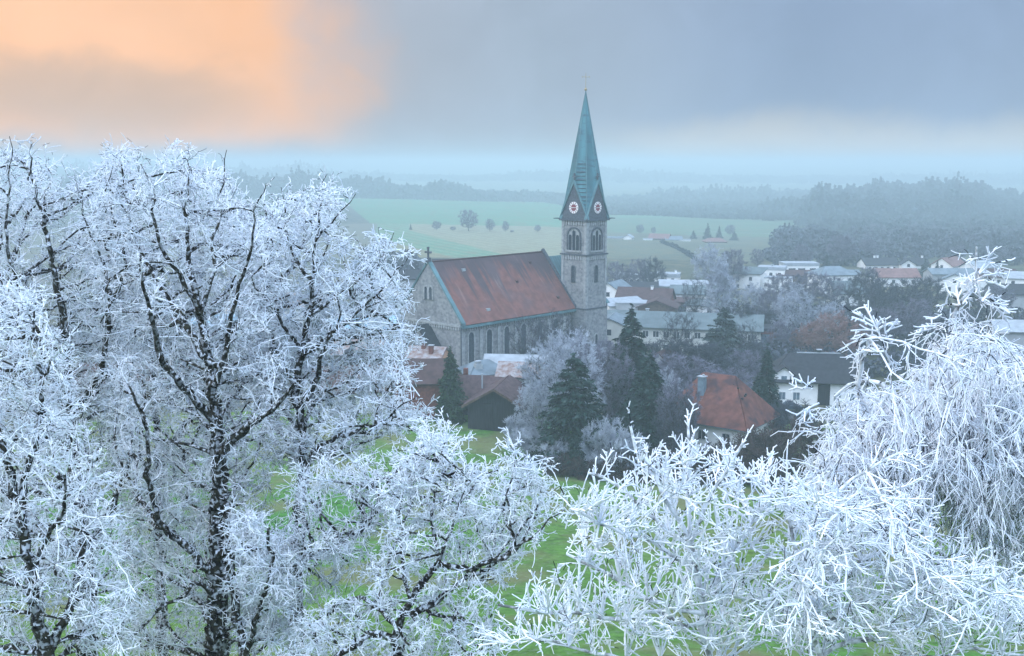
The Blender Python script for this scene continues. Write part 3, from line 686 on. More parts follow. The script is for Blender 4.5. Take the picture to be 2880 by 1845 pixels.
def lp(a, b, z): t = (z-a[2])/(b[2]-a[2]); return np.array(a)*(1-t)+np.array(b)*t
nrm = np.array([-.9, -.4, .15])*.10
for i in range(13):
    zz = Z1+1.6+i*.78
    a = lp(cors[0], tip, zz); b = lp(cors[0], apx[3], zz) if zz < apx[3][2] else lp(apx[3], tip, zz)
    a, b = a*.94+b*.06+nrm, a*.12+b*.88+nrm
    MB().tube([a, b], .055, 4).build('snow_rail', M['stone_dark'], sp_)
m = MB().tube([(cx_, cy_, ZT-.3), (cx_, cy_, ZT+3.4)], [.07, .035], 6)
m.tube([(cx_-.5, cy_+.5, ZT+2.6), (cx_+.5, cy_-.5, ZT+2.6)], .045, 5)
for s in (-1, 1): m.tube([(cx_-s*.5, cy_+s*.5, ZT+2.45), (cx_-s*.5, cy_+s*.5, ZT+2.75)], .05, 5)
m.build('spire_cross', M['gold'], ch)
m = MB(); nb = 10
vs = [(cx_+.3*math.sin(math.pi*i/6)*math.cos(2*math.pi*j/nb), cy_+.3*math.sin(math.pi*i/6)*math.sin(2*math.pi*j/nb), ZT+.25-.3*math.cos(math.pi*i/6)) for i in range(7) for j in range(nb)]
m.add(vs, [(i*nb+j, i*nb+(j+1) % nb, (i+1)*nb+(j+1) % nb, (i+1)*nb+j) for i in range(6) for j in range(nb)]).build('spire_ball', M['gold'], ch)
# ================================================================== HOUSES
def win_rect(o, u, n, a, z, w, h, parent, far=False, pane='glass'):
    fr = (o, u, n)
    if far:
        return MB().plate([(a-w/2, z), (a+w/2, z), (a+w/2, z+h), (a-w/2, z+h)], fr, .003, .05).build('window', M[pane], parent)
    r = lambda g: [(a-w/2-g, z-g), (a+w/2+g, z-g), (a+w/2+g, z+h+g), (a-w/2-g, z+h+g)]
    f = MB().ring(r(.09), r(0), fr, .003, .08).plate([(a-.03, z), (a+.03, z), (a+.03, z+h), (a-.03, z+h)], fr, .045, .075).build('window', M['frame'], parent)
    MB().plate(r(.01), fr, -.02, .04).build('pane', M[pane], f)
    return f
def house(name, label, cat, sx, Y, se, sr, w, d, rot, wall, roof, kind='gable', chim=(), front=(), side=(), lside=(), group=None, far=True, ov=.5, base=None, th=.25, pane='glass', vents=0, snow=False):
    """w along the ridge (local x), d across; front = local -y. se/sr: picture rows of eave and ridge"""
    k_ = FY(Y)/Y; Y = Y*k_; w *= k_; d *= k_; front = [(a[0]*k_,)+tuple(a[1:]) for a in front]
    p = at(sx, se, Y); zE = p[2]; zR = at(sx, sr, Y+d*.4)[2]
    zg = base if base is not None else float(H(p[0], p[1]))-.8
    rz = math.radians(rot); root = empty(name, (p[0], p[1], zg), rz, label=label, cat=cat, group=group)
    e = max(zE-zg, 1.5); r = max(zR-zg, e+.3)
    wb = MB()
    if kind == 'gable':
        wb.plate([(0, 0), (d, 0), (d, e), (d/2, r-.12), (0, e)], ((-w/2, -d/2, 0), (0, 1, 0), (-1, 0, 0)), -.3, 0)
        wb.plate([(0, 0), (d, 0), (d, e), (d/2, r-.12), (0, e)], ((w/2, -d/2, 0), (0, 1, 0), (1, 0, 0)), -.3, 0)
        wb.box(-w/2+.3, w/2-.3, -d/2, -d/2+.3, 0, e); wb.box(-w/2+.3, w/2-.3, d/2-.3, d/2, 0, e)
    else: wb.box(-w/2, w/2, -d/2, d/2, 0, e)
    wo = wb.build('wall', M[wall], root)
    rb = MB(); sl = (r-e)/(d/2)
    if kind == 'gable':
        for s in (-1, 1):
            q = [(-w/2-ov, s*(d/2+ov), e-ov*sl), (w/2+ov, s*(d/2+ov), e-ov*sl), (w/2+ov, 0, r), (-w/2-ov, 0, r)]
            rb.slab(q if s < 0 else q[::-1], th)
    elif kind == 'hip':
        hl = max(w/2-d/2*.75, .05) if w > d*.8 else .3
        a, b = w/2+ov, d/2+ov; ze = e-.05
        rb.slab([(-a, -b, ze), (a, -b, ze), (hl, 0, r), (-hl, 0, r)], th); rb.slab([(a, b, ze), (-a, b, ze), (-hl, 0, r), (hl, 0, r)], th)
        rb.slab([(a, -b, ze), (a, b, ze), (hl, 0, r)], th); rb.slab([(-a, b, ze), (-a, -b, ze), (-hl, 0, r)], th)
    elif kind == 'flat':
        rb.box(-w/2-ov*.3, w/2+ov*.3, -d/2-ov*.3, d/2+ov*.3, e+.003, r)
    elif kind == 'mono':
        rb.slab([(-w/2-ov, -d/2-ov, e), (w/2+ov, -d/2-ov, e), (w/2+ov, d/2+ov, r), (-w/2-ov, d/2+ov, r)], th)
    ro = rb.build('roof', M[roof], root)
    for (cx, cy, ch_, cm_) in chim:
        zr = r-abs(cy)*sl if kind in ('gable', 'hip') else r
        c = MB().box(cx-.35, cx+.35, cy-.35, cy+.35, zr-.6, zr+ch_).build('chimney', M[cm_], ro)
        MB().box(cx-.47, cx+.47, cy-.47, cy+.47, zr+ch_+.003, zr+ch_+.14).build('chimney_cap', M['tile_frost'], c)
    rnd = random.Random(int(sx*7+Y))
    for i in range(vents):
        xx = rnd.uniform(-w/2*.8, w/2*.8); yy = -d/2*rnd.uniform(.15, .85); zz = r-abs(yy)*sl+th
        MB().box(xx-.12, xx+.12, yy-.15, yy+.12, zz-.1, zz+.16).build('roof_vent', M['tile_dark'], ro)
    def wins(lst, o, u, n):
        for t in lst: win_rect(o, u, n, t[0], e-t[1], t[2] if len(t) > 2 else 1.1, t[3] if len(t) > 3 else 1.3, root, far, pane)
    wins(front, (0, -d/2-.003, 0), (1, 0, 0), (0, -1, 0))
    wins(side, (w/2+.003, 0, 0), (0, 1, 0), (1, 0, 0))
    wins(lside, (-w/2-.003, 0, 0), (0, -1, 0), (-1, 0, 0))
    root['e'] = e; root['r'] = r
    return root, ro
def row(n, w, z, ww=1.1, hh=1.3): return [(-w/2+(i+.5)*w/n, z, ww, hh) for i in range(n)]

# red tiled hip-roofed house, right of the spruces
hs, ro = house('house', 'white house with steep weathered red hipped roof and tall metal clad chimney', 'house', 2020, 150, 1172, 1040, 12.6, 10.4, -36, 'white', 'tile_red', 'hip',
      chim=[(-.6, 2.2, .9, 'metalgrey')], front=row(3, 11, 2.2), side=row(2, 8, 2.2), far=False, ov=.7, vents=26)
e, r = hs['e'], hs['r']
c = MB().box(-2.0, -1.05, -2.9, -2.0, e+1.3, r+.0).build('chimney', M['metalblue'], ro)
MB().box(-2.12, -.93, -3.02, -1.88, r+.003, r+.12).build('chimney_cap', M['tile_frost'], c)
MB().tube([(-1.3, -2.5, r+.1), (-1.3, -2.5, r+.4)], .16, 6).build('flue', M['metalgrey'], c)
dm = MB().box(4.1, 5.2, -1.3, -.3, e+1.0, e+2.2).build('dormer', M['metalblue'], ro)
MB().box(4.0, 5.35, -1.42, -.18, e+2.203, e+2.32).build('dormer_roof', M['metalgrey'], dm)
MB().plate([(-.4, e+1.15), (.4, e+1.15), (.4, e+2.0), (-.4, e+2.0)], ((5.203, -.8, 0), (0, 1, 0), (1, 0, 0)), 0, .04).build('dormer_window', M['frame'], dm)
m = MB()
for y0, z0, y1, z1 in ((-5.9, e+.0, 5.9, e+.0),): m.tube([(7.05, y0, z0), (7.05, y1, z1)], .09, 6); m.tube([(-7, -5.95, z0), (7, -5.95, z0)], .09, 6)
m.build('gutter', M['metalblue'], ro)

# big white house with anthracite roof
hs, ro = house('guesthouse', 'large white two storey house with anthracite hipped roof and gabled dormer', 'house', 2292, 190, 1062, 986, 17.0, 10.0, -7, 'white', 'tile_dark', 'hip',
      chim=[(.6, .4, 1.1, 'tile_dark')], front=[(-6.4, 3.1), (-3.9, 3.1), (-6.9, 6.0), (-5.0, 6.0), (-3.6, 6.0), (3.2, 3.1), (5.6, 3.1), (3.4, 6.0), (6.2, 6.0)],
      lside=row(2, 7, 2.6)+row(2, 7, 5.4), far=False, ov=.8, pane='glassblue')
e, r = hs['e'], hs['r']
dm = MB().plate([(-1.7, e-.2), (1.7, e-.2), (1.7, e+1.6), (0, e+2.7), (-1.7, e+1.6)], ((-6.2, -5.35, 0), (1, 0, 0), (0, -1, 0)), -3.5, 0).build('gable_dormer', M['white'], ro)
m = MB()
for s in (-1, 1):
    q = [(-6.2+s*2.0, -5.8, e+1.35), (-6.2+s*2.0, -1.6, e+1.35), (-6.2, -1.6, e+2.8), (-6.2, -5.8, e+2.8)]
    m.slab(q, .15)
m.build('dormer_roof', M['tile_dark'], dm); win_rect((-6.2, -5.353, 0), (1, 0, 0), (0, -1, 0), 0, e+.1, .95, 1.1, dm, True, 'glassblue')
m = MB()
for k in range(2):
    for i in range(16):
        yy = -5.3+k*2.6; x0 = -4+i*.75+.3*k
        if x0 < 8-yy*0-k*2: m.box(x0-.12, x0+.12, yy-.1, yy+.1, r-(abs(yy))*(r-e)/5.+.25, r-(abs(yy))*(r-e)/5.+.45)
m.build('snow_guard', M['tile_frost'], ro)
MB().box(-3.4, 4.3, -.15, .15, r+.2, r+.38).build('ridge_frost', M['tile_frost'], ro)
MB().plate([(-.2, .8), (1.9, .8), (1.9, e-.15), (-.2, e-.15)], ((0, -5.003, 0), (1, 0, 0), (0, -1, 0)), 0, .12).build('timber_panel', M['wood_dark'], hs)

# timber barn
hs, ro = house('barn', 'old timber barn with blackened board gable and brown tiled roof above the meadow', 'barn', 1411, 163, 1120, 1066, 10.0, 8.4, 78, 'wood_dark', 'tile_barn', 'gable', far=True, ov=.75)
e, r = hs['e'], hs['r']
m = MB()
for s in (-1, 1): m.plate([(s*5.0, e-.75*(r-e)/4.2-.12), (s*5.0, e-.75*(r-e)/4.2+.28), (0, r+.35), (0, r-.05)][::s], ((-5.78, 0, 0), (0, -1, 0), (-1, 0, 0)), 0, .07)
m.build('bargeboard', M['wood'], ro)
MB().plate([(-2.6, .8), (-.2, .8), (-.2, e+.2), (-2.6, e+.2)], ((-5.003, 0, 0), (0, -1, 0), (-1, 0, 0)), 0, .1).build('barn_door', M['wood_dark'], hs)
hs, ro = house('shed', 'low red brown tiled shed joined to the left side of the timber barn', 'shed', 1352, 170, 1118, 1048, 6.6, 8.0, -8, 'wood_dark', 'tile_barn', 'gable', ov=.4)
e, r = hs['e'], hs['r']
c = MB().tube([(.6, -2.0, e+.6), (.6, -2.0, r+.9)], .13, 8).build('flue', M['tile_frost'], ro)
MB().box(-2.9, -2.2, .2, .9, r-.9, r+1.2).build('chimney', M['brick'], ro)
hs, ro = house('parish_house', 'small grey pyramid roofed house tucked between barn and church wall', 'house', 1358, 176, 1046, 1008, 6.6, 6.0, 25, 'greywall', 'tile_grey', 'hip', ov=.5)
e, r = hs['e'], hs['r']
dm = MB().box(-2.2, -1.0, -2.2, -1.2, e+.2, e+1.8).build('roof_ventilator', M['metalgrey'], ro)
MB().tube([(-1.6, -1.7, e+1.8), (-1.6, -1.7, e+2.3), (-1.6, -1.7, e+2.45)], [.5, .6, .1], 10).build('cowl', M['tile_frost'], dm)
hs, ro = house('house', 'low house with frosted pale and orange roof directly below the nave wall', 'house', 1455, 180, 1042, 990, 10.5, 8.5, -6, 'cream', 'tile_frost', 'gable', ov=.5)
hs, ro = house('outbuilding', 'outbuilding with patchy orange frosted roof behind the timber barn', 'outbuilding', 1480, 172, 1050, 1014, 8.5, 6, -10, 'cream', 'tile_orange', 'gable', ov=.4)
hs, ro = house('house', 'apricot house with two chimneys beside the church porch', 'house', 1205, 178, 1000, 970, 6.0, 6.0, -14, 'orangewall', 'tile_orange', 'gable', chim=[(-.6, -.6, 1.1, 'brick'), (1.1, -1.8, 1.5, 'brick')], front=row(2, 5, 1.8), ov=.3)
hs, ro = house('house', 'dark brown roofed house left of the tall cypress', 'house', 1190, 168, 1062, 1003, 9.0, 7.5, 6, 'brick', 'tile_brown', 'gable', ov=.5)

# long school-like block right of the tower
hs, ro = house('school', 'long cream block with shallow grey green roof right of the church tower', 'building', 1925, 252, 912, 872, 36, 13, -14, 'cream', 'tile_teal', 'gable', far=False,
      front=row(14, 34, 2.3, 1.3, 1.4)+row(14, 34, 5.4, 1.3, 1.4), ov=.6, chim=[(-9, .5, .8, 'metalgrey')], side=row(2, 9, 2.5))
MB().box(-2, -1.2, -4.2, -3.5, hs['r']-2.1, hs['r']-1.5).build('skylight', M['white'], ro)
house('annex', 'pale gabled annex between the church tower and the nearer spruce', 'building', 1722, 236, 905, 884, 10, 6.5, 76, 'cream', 'tile_grey', 'gable', ov=.3, lside=[(0, 2.3), (0, 4.8)])
house('garage', 'brick building with large blue window right of the long cream block', 'building', 2136, 246, 925, 912, 7, 7, -6, 'brick', 'tile_dark', 'flat', front=[(-.2, 3.6, 4.2, 2.9)], pane='glassblue')
house('house', 'dark red gabled roof showing between the two spruces', 'house', 1868, 196, 1046, 975, 8, 8, 66, 'greywall', 'tile_brown', 'gable', ov=.4)

G1 = 'village houses on the valley floor'
hl = [
 ('white chalet with blue grey roof just right of the tower', 1728, 318, 818, 788, 10, 9, 62, 'white', 'tile_grey', 'gable', [], [], [(0, 1.2), (-2, 4), (2, 4)]),
 ('low white hall with frosted roof right of the tower', 1738, 292, 852, 834, 12, 9, 30, 'white', 'tile_frost', 'gable', [], [], []),
 ('brown tiled long house behind the cream block', 1815, 300, 842, 806, 15, 10, -18, 'brick', 'tile_brown', 'gable', [(2, -.5, 1, 'white')], row(4, 14, 2.2), []),
 ('brown gabled barn in front of the long brown house', 1852, 286, 860, 836, 9, 10, 75, 'wood', 'tile_brown', 'gable', [], [], []),
 ('grey flat shed beside the brown tiled long house', 1776, 288, 850, 846, 8, 7, -10, 'greywall', 'tile_frost', 'flat', [], [], []),
 ('dark roofed house behind bare trees above the brown house', 1790, 335, 812, 790, 13, 9, -8, 'greywall', 'tile_dark', 'gable', [], [], []),
 ('long low white flat building left behind the bare crowns', 1785, 375, 778, 766, 15, 9, -5, 'white', 'tile_frost', 'flat', [], row(6, 14, 2.3, 1.2, 1.7), []),
 ('white cubic house with chimney at the end of the white row', 1880, 372, 777, 765, 8, 8, -12, 'white', 'tile_frost', 'flat', [(2.5, 0, 1, 'white')], row(2, 7, 2.3, 1.0, 2.0), []),
 ('wide pale flat roofed hall right of the church tower', 1922, 338, 802, 790, 15, 11, -10, 'cream', 'tile_frost', 'mono', [], [], []),
 ('white house with grey green roof in the village centre', 1950, 318, 822, 800, 13, 9, -12, 'white', 'tile_teal', 'gable', [], row(4, 12, 2.4), []),
 ('white house with small dark hipped roof left of the frosted poplar', 1976, 290, 855, 838, 8.5, 8, -12, 'white', 'tile_teal', 'hip', [], row(2, 8, 2.3), []),
 ('brown garage row between two white houses', 1905, 306, 848, 838, 9, 6, -12, 'wood', 'tile_brown', 'mono', [], [], []),
 ('white modern house with shallow teal roof', 2108, 375, 768, 753, 10, 8, -28, 'white', 'tile_teal', 'mono', [(0, 0, .6, 'metalgrey')], [(-3, 2.3), (1.5, 2.3), (-3, 5), (1, 5)], row(2, 6, 2.4)),
 ('small white cube left of the modern teal roofed house', 2074, 378, 770, 766, 4.5, 6, -20, 'white', 'tile_frost', 'flat', [], [(0, 2.4)], []),
 ('white stepped flat roofed house with terrace', 2172, 386, 757, 746, 9.5, 8, -20, 'white', 'tile_frost', 'flat', [(0, 0, .5, 'metalgrey')], row(3, 9, 2.2), []),
 ('low white garage below the stepped white house', 2190, 366, 781, 777, 9, 6, -20, 'white', 'tile_frost', 'flat', [], [], []),
 ('long white flat roofed villa with dark window band', 2247, 402, 745, 735, 13, 8, 0, 'white', 'tile_frost', 'flat', [], [(-3.6, 2.2, 2.6, 1.3), (0, 2.2, 2.6, 1.3), (4.2, 2.2, 2.2, 1.3)], []),
 ('brown roofed barn below the long white villa', 2235, 384, 772, 758, 13, 8, -8, 'wood', 'tile_brown', 'gable', [], [], []),
 ('white house with broad blue grey hipped roof', 2340, 362, 771, 747, 13, 10, 10, 'white', 'tile_grey', 'hip', [], row(3, 12, 2.2), []),
 ('small white two window house right of the broad hipped roof', 2387, 366, 768, 758, 5.5, 6, 0, 'white', 'tile_grey', 'gable', [], row(2, 5, 2.2), []),
 ('teal roofed house with two skylights above a pale lawn', 2378, 318, 820, 788, 9, 8, 0, 'white', 'tile_teal', 'gable', [], row(2, 8, 2.2), []),
 ('white house with long dark roof and two white chimneys', 2468, 445, 742, 724, 14, 9, 6, 'white', 'tile_dark', 'gable', [(-1.5, 0, 1.1, 'white'), (-.2, 0, 1.1, 'white')], row(5, 13, 2.2), []),
 ('narrow white gabled house against dark roof', 2552, 435, 742, 728, 7, 5.6, 78, 'white', 'tile_dark', 'gable', [], [], [(0, 1.0)]),
 ('dark roofed farmhouse behind the narrow white gable', 2572, 446, 742, 724, 9, 8, 0, 'white', 'tile_dark', 'gable', [(3, 0, 1, 'white')], [], []),
 ('house with wide dusky red roof among bare trees', 2515, 382, 776, 753, 15, 9, 0, 'white', 'tile_pink', 'gable', [(-1, 0, .8, 'white')], row(4, 14, 2.3), []),
 ('white gabled house with pinkish roof seen over the birch', 2668, 430, 744, 722, 11, 9, 40, 'white', 'tile_pink', 'gable', [], row(2, 8, 2.2), [(0, 1.2), (-2, 3.6), (2, 3.6)]),
 ('white gable end with blue grey roof left of the birch tip', 2690, 362, 786, 764, 12, 9, 62, 'white', 'tile_grey', 'gable', [], [], [(0, .6), (-1.6, 3.4), (1.6, 3.4)]),
 ('long blue grey roof left of the white gable end', 2672, 384, 768, 753, 16, 9, 0, 'greywall', 'tile_grey', 'gable', [], [], []),
 ('white house half hidden behind the birch tip', 2748, 400, 750, 732, 10, 8, 30, 'white', 'tile_frost', 'gable', [], row(2, 8, 2.2), [(0, 2)]),
 ('brown roofed house with white shutters at the right edge', 2800, 372, 776, 754, 12, 9, -10, 'white', 'tile_brown', 'gable', [], row(3, 11, 2.2), []),
 ('white house cut off by the right picture edge', 2868, 366, 780, 762, 9, 9, -25, 'white', 'tile_frost', 'gable', [], row(2, 8, 2.2), [(0, 2)]),
 ('dark roofed house low behind the right side of the birch', 2840, 318, 822, 796, 12, 9, -6, 'greywall', 'tile_dark', 'gable', [], [], []),
 ('pale frosted greenhouse roof at the right edge', 2856, 232, 925, 896, 10, 8, -8, 'greywall', 'tile_frost', 'gable', [], [], []),
]
for l, sx, Y, se, sr, w, d, rot, wa, rf_, kd, chm, fr_, ls in hl:
    house('house', l, 'house', sx, Y, se, sr, w, d, rot, wa, rf_, kd, chim=chm, front=fr_, lside=ls, group=G1)
G2 = 'farm buildings under the far field'
for l, sx, Y, se, sr, w, d, rot, wa, rf_, kd in [
 ('tiny bright white gabled barn in the far farm', 1768, 590, 667, 659, 5, 4.6, 70, 'white', 'tile_frost', 'gable'),
 ('long low pale shed left of the tiny white barn', 1735, 596, 669, 665, 12, 5, 0, 'white', 'tile_grey', 'gable'),
 ('pink roofed barn in the far farm', 1856, 592, 669, 657, 11, 8, -20, 'wood', 'tile_pink', 'gable'),
 ('grey roofed stable right of the pink roofed barn', 1893, 590, 674, 664, 9, 7, 0, 'white', 'tile_grey', 'gable'),
 ('low white shed between the two pink roofed barns', 1926, 588, 677, 674, 6, 4, 0, 'white', 'tile_frost', 'flat'),
 ('broad pink roofed farmhouse below dark conifers', 2010, 580, 682, 669, 12, 8, 0, 'wood', 'tile_pink', 'hip'),
 ('low white wall block in front of the pink roofed barn', 1822, 586, 673, 670, 5, 3, 0, 'white', 'tile_frost', 'flat'),
 ]: house('farm_building', l, 'farm building', sx, Y, se, sr, w, d, rot, wa, rf_, kd, group=G2)
# left side, seen through the frosted crown
G3 = 'old town houses behind the frosted trees'
for l, sx, Y, se, sr, w, d, rot, wa, rf_, kd, fr_ in [
 ('tall white town house with reddish roof behind the left crown', 738, 250, 862, 822, 17, 11, 22, 'white', 'tile_orange', 'gable', row(5, 15, 2.2, .9, 1.6)+row(5, 15, 5.6, .9, 1.6)+row(5, 15, 9, .9, 1.6)),
 ('cream house with pale blue frosted roof left of the white town house', 606, 240, 902, 882, 9, 8, 10, 'cream', 'tile_bluemetal', 'gable', row(3, 8, 2.2)),
 ('brown roofed house far left behind the frosted crowns', 420, 235, 930, 890, 14, 9, -10, 'cream', 'tile_brown', 'gable', row(4, 13, 2.2)),
 ('blue sheet roofed hall left of the church gable', 1028, 240, 925, 885, 13, 9, 8, 'greywall', 'tile_bluemetal', 'gable', []),
 ('long orange roofed row in front of the blue sheet roof', 1020, 205, 985, 945, 15, 9, 4, 'cream', 'tile_orange', 'gable', row(4, 14, 2.2)),
 ('dark roofed house below the orange roofed row', 985, 172, 1085, 1020, 12, 9, 12, 'cream', 'tile_brown', 'gable', row(3, 11, 2.2)),
 ('grey roofed house behind the middle frosted tree', 830, 205, 1000, 955, 12, 9, -8, 'white', 'tile_grey', 'gable', row(3, 11, 2.2)),
 ('dark brown barn roof low behind the left trunks', 345, 180, 1060, 1010, 14, 9, 10, 'wood', 'tile_brown', 'gable', []),
 ('pale frosted roof just left of the church gable', 1130, 300, 800, 757, 13, 10, -8, 'white', 'tile_frost', 'gable', []),
 ('dark ridge with skylight peeping over the nave roof', 1272, 285, 745, 727, 10, 8, 3, 'greywall', 'tile_dark', 'gable', []),
 ('dark roofed house beside the left slope of the church gable', 1168, 290, 780, 757, 8, 8, 0, 'greywall', 'tile_dark', 'gable', []),
 ]: house('town_house', l, 'house', sx, Y, se, sr, w, d, rot, wa, rf_, kd, front=fr_, group=G3)

# parked car before the guesthouse
def make_car(sx, Y, rot):
    x, y, z = gpt(sx, Y); r = empty('parked_car', (x, y, z+.12), math.radians(rot), label='dark blue car parked in front of the large white house', cat='car')
    pr = [(-2.1, .35), (-2.15, .75), (-1.3, .92), (1.2, .92), (2.05, .78), (2.1, .35)]
    MB().plate(pr, ((0, -.85, 0), (1, 0, 0), (0, 1, 0)), 0, 1.7).build('body', M['car'], r)
    MB().plate([(-1.3, .923), (-.75, 1.42), (.55, 1.42), (1.15, .923)], ((0, -.75, 0), (1, 0, 0), (0, 1, 0)), 0, 1.5).build('cabin', M['glassblue'], r)
    MB().box(-.75, .55, -.74, .74, 1.423, 1.47).build('car_roof', M['car'], r)
    for a in (-1.3, 1.3):
        for b in (-.87, .72):
            MB().tube([(a, b, .33), (a, b+.17, .33)], .33, 14).build('wheel', M['rubber'], r)
make_car(2222, 180, -4)
# ================================================================== MIDDLE-DISTANCE TREES
def bare_proto(name, h, w, n, crown_lo, twigs, tl, tr, mt, bark, weep=0., k=4, shape='round', trunk_r=.22):
    """local coords, base at 0; returns function(root) -> builds trunk+crown once, then shares meshes"""
    z0 = h*crown_lo; A = []
    while len(A) < n:
        p = rng.uniform(-1, 1, 3)
        if p@p > 1 or p@p < .08 and len(A) % 2: continue
        if shape == 'poplar' : q = (p[0]*w/2*(1-.5*abs(p[2])), p[1]*w/2*(1-.5*abs(p[2])), z0+(h-z0)*(p[2]+1)/2)
        elif shape == 'fan': q = (p[0]*w/2*(.25+.75*(p[2]+1)/2), p[1]*w/2*(.25+.75*(p[2]+1)/2), z0+(h-z0)*(p[2]+1)/2)
        else: q = (p[0]*w/2, p[1]*w/2, z0+(h-z0)*(p[2]+1)/2)
        A.append(q)
    A = np.array(A)*(1+rng.normal(0, .05, (n, 3)))
    k0 = 10; tz = np.linspace(-.6, h*(crown_lo*.9+.28), k0); tk = np.stack([np.cumsum(rng.normal(0, .03*w/6, k0)), np.cumsum(rng.normal(0, .03*w/6, k0)), tz], 1)
    A = A[np.argsort(np.linalg.norm(A-tk[-1]*.8, axis=1))]
    P, par, pl = mst(tk, tz*0.2, A, .45); par[1:k0] = np.arange(k0-1)
    cnt = descend(par); R = .018*cnt**.45*(trunk_r/.3); R[:k0] = np.maximum(R[:k0], np.linspace(trunk_r, trunk_r*.5, k0))
    V, E = refine(P, par, max(.4, h/14), .07)
    a = np.array([e[0] for e in E]); b = np.array([e[1] for e in E]); ow = np.array([e[2] for e in E])
    rr = R[ow]
    bv = tubes(V[a], V[b], rr*1.05, rr*.98, 4)
    # twigs
    sel = a[rr < trunk_r*.55]; sel2 = b[rr < trunk_r*.55]
    ix = rng.integers(0, len(sel), twigs); f = rng.uniform(0, 1, (twigs, 1)); Pp = V[sel][ix]*(1-f)+V[sel2][ix]*f
    cen = np.array([0, 0, z0+(h-z0)*.35]); T = unit(V[sel2][ix]-V[sel][ix]); D = unit(unit(rng.normal(0, 1, (twigs, 3)))*.8+T*.4+unit(Pp-cen)*.55+np.array([0, 0, .25-weep]))
    sg = cat(spray(Pp, D, rng.uniform(.6, 1.3, twigs)*tl, tr, 2, k, 0, weep*.5, .2, .5, .8))
    tv = tubes(*sg, 3)
    return dict(name=name, bark=bark, mt=mt, bv=bv, tv=tv, h=h, w=w, me=None)
def conifer_proto(name, h, w, levels, per, blobs, size, mt, droop=.35, p=1.0, bark='bark_far', gap=.04, flop=0.):
    V = []; F_ = []; segl = []
    Q = []
    for l in range(levels):
        t = (l+.3)/levels; z = h*(gap+(1-gap)*t); Rm = w/2*(1-t)**p*rng.uniform(.8, 1.12)
        nb = max(3, int(per*(1-t*.6)))
        for b in range(nb):
            th = rng.uniform(0, 2*math.pi); L_ = Rm*rng.uniform(.62, 1.15)*(1+.13*math.sin(3*th+l*.35))+.1
            nb2 = max(3, int(blobs*(L_/(w/2))**.8))
            s = np.sqrt(rng.uniform(.02, 1, nb2)); lat = rng.normal(0, .14*L_, nb2)*s
            x = math.cos(th)*L_*s-math.sin(th)*lat; y = math.sin(th)*L_*s+math.cos(th)*lat
            zz = z-droop*L_*s**1.3+.12*L_*s**3+rng.normal(0, .06, nb2)-np.abs(lat)*.3-flop*rng.uniform(0, 1, nb2)
            Q.append(np.stack([x, y, zz, np.full(nb2, th)], 1))
            segl.append(((0, 0, z), (math.cos(th)*L_*.8, math.sin(th)*L_*.8, z-droop*L_*.75), .05, .02))
    top = np.zeros((20, 4)); top[:, 2] = h*np.linspace(.93, 1.03, 20); top[:, :2] = rng.normal(0, .05, (20, 2)); Q.append(top)
    Q = np.concatenate(Q); n = len(Q); C_ = Q[:, :3]
    out = np.stack([np.cos(Q[:, 3]), np.sin(Q[:, 3]), np.full(n, -.35)], 1); u = unit(out+rng.normal(0, .45, (n, 3)))
    v = unit(np.cross(u, np.array([0, 0, 1.])+rng.normal(0, .5, (n, 3)))); s = size*rng.uniform(.6, 1.4, (n, 1))
    P = np.stack([C_-u*s, C_+v*s*.38-u*s*.1, C_+u*s, C_-v*s*.38-u*s*.1], 1).reshape(-1, 3)
    Fc = np.arange(4*n).reshape(-1, 4)
    a = np.array([q[0] for q in segl]); b = np.array([q[1] for q in segl])
    tk = tubes(np.concatenate([a, [[0, 0, -.6]]]), np.concatenate([b, [[0, 0, h*.97]]]), np.array([q[2] for q in segl]+[w*.045]), np.array([q[3] for q in segl]+[.03]), 4)
    return dict(name=name, bark=bark, mt=mt, bv=tk, tv=(P, Fc), h=h, w=w, me=None)
def plant(pr, label, cat_, loc, h, wf=1., rz=0., group=None, name=None):
    root = empty(name or pr['name'], loc, rz, label=label, cat=cat_, group=group)
    s = h/pr['h']; root.scale = (s*wf, s*wf, s)
    if pr['me'] is None:
        a = npmesh('trunk', *pr['bv'], M[pr['bark']], root, True); b = npmesh('crown', *pr['tv'], M[pr['mt']], root); pr['me'] = (a, b)
    else:
        for q in pr['me']: c = q.copy(); COL.objects.link(c); c.parent = root
    return root
def put(pr, label, sx, Y, top, wf=1., group=None, cat_='tree', name=None, sink=0.):
    Y = FY(Y); x, y, z = gpt(sx, Y); zt = at(sx, top, Y)[2]; h = max(zt-z, 1.)+sink
    return plant(pr, label, cat_, (x, y, z-sink), h, wf, rng.uniform(0, 6.28), group, name)

dec_near = bare_proto('frosted_tree', 14, 12, 620, .12, 5200, .55, .022, 'twig_frost', 'bark_far', shape='round', k=4)
dec_near2 = bare_proto('frosted_tree', 14, 11, 520, .10, 4400, .6, .024, 'twig_lilac', 'bark_far', shape='fan', k=4)
dec_dark = bare_proto('bare_tree', 12, 10, 300, .15, 1500, .7, .016, 'twig_dark', 'bark_far', shape='fan', k=3, trunk_r=.2)
bush = bare_proto('frosted_bush', 4, 5, 200, .0, 2400, .42, .017, 'twig_frost', 'bark_far', shape='round', k=4, trunk_r=.08)
bushd = bare_proto('bare_bush', 4, 5.5, 200, .0, 2600, .42, .018, 'hedge', 'bark_far', shape='round', k=4, trunk_r=.08)
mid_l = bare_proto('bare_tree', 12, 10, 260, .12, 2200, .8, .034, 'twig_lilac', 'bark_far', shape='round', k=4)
mid_f = bare_proto('frosted_tree', 12, 9.5, 260, .10, 2200, .8, .036, 'twig_frost', 'bark_far', shape='round', k=4, weep=.2)
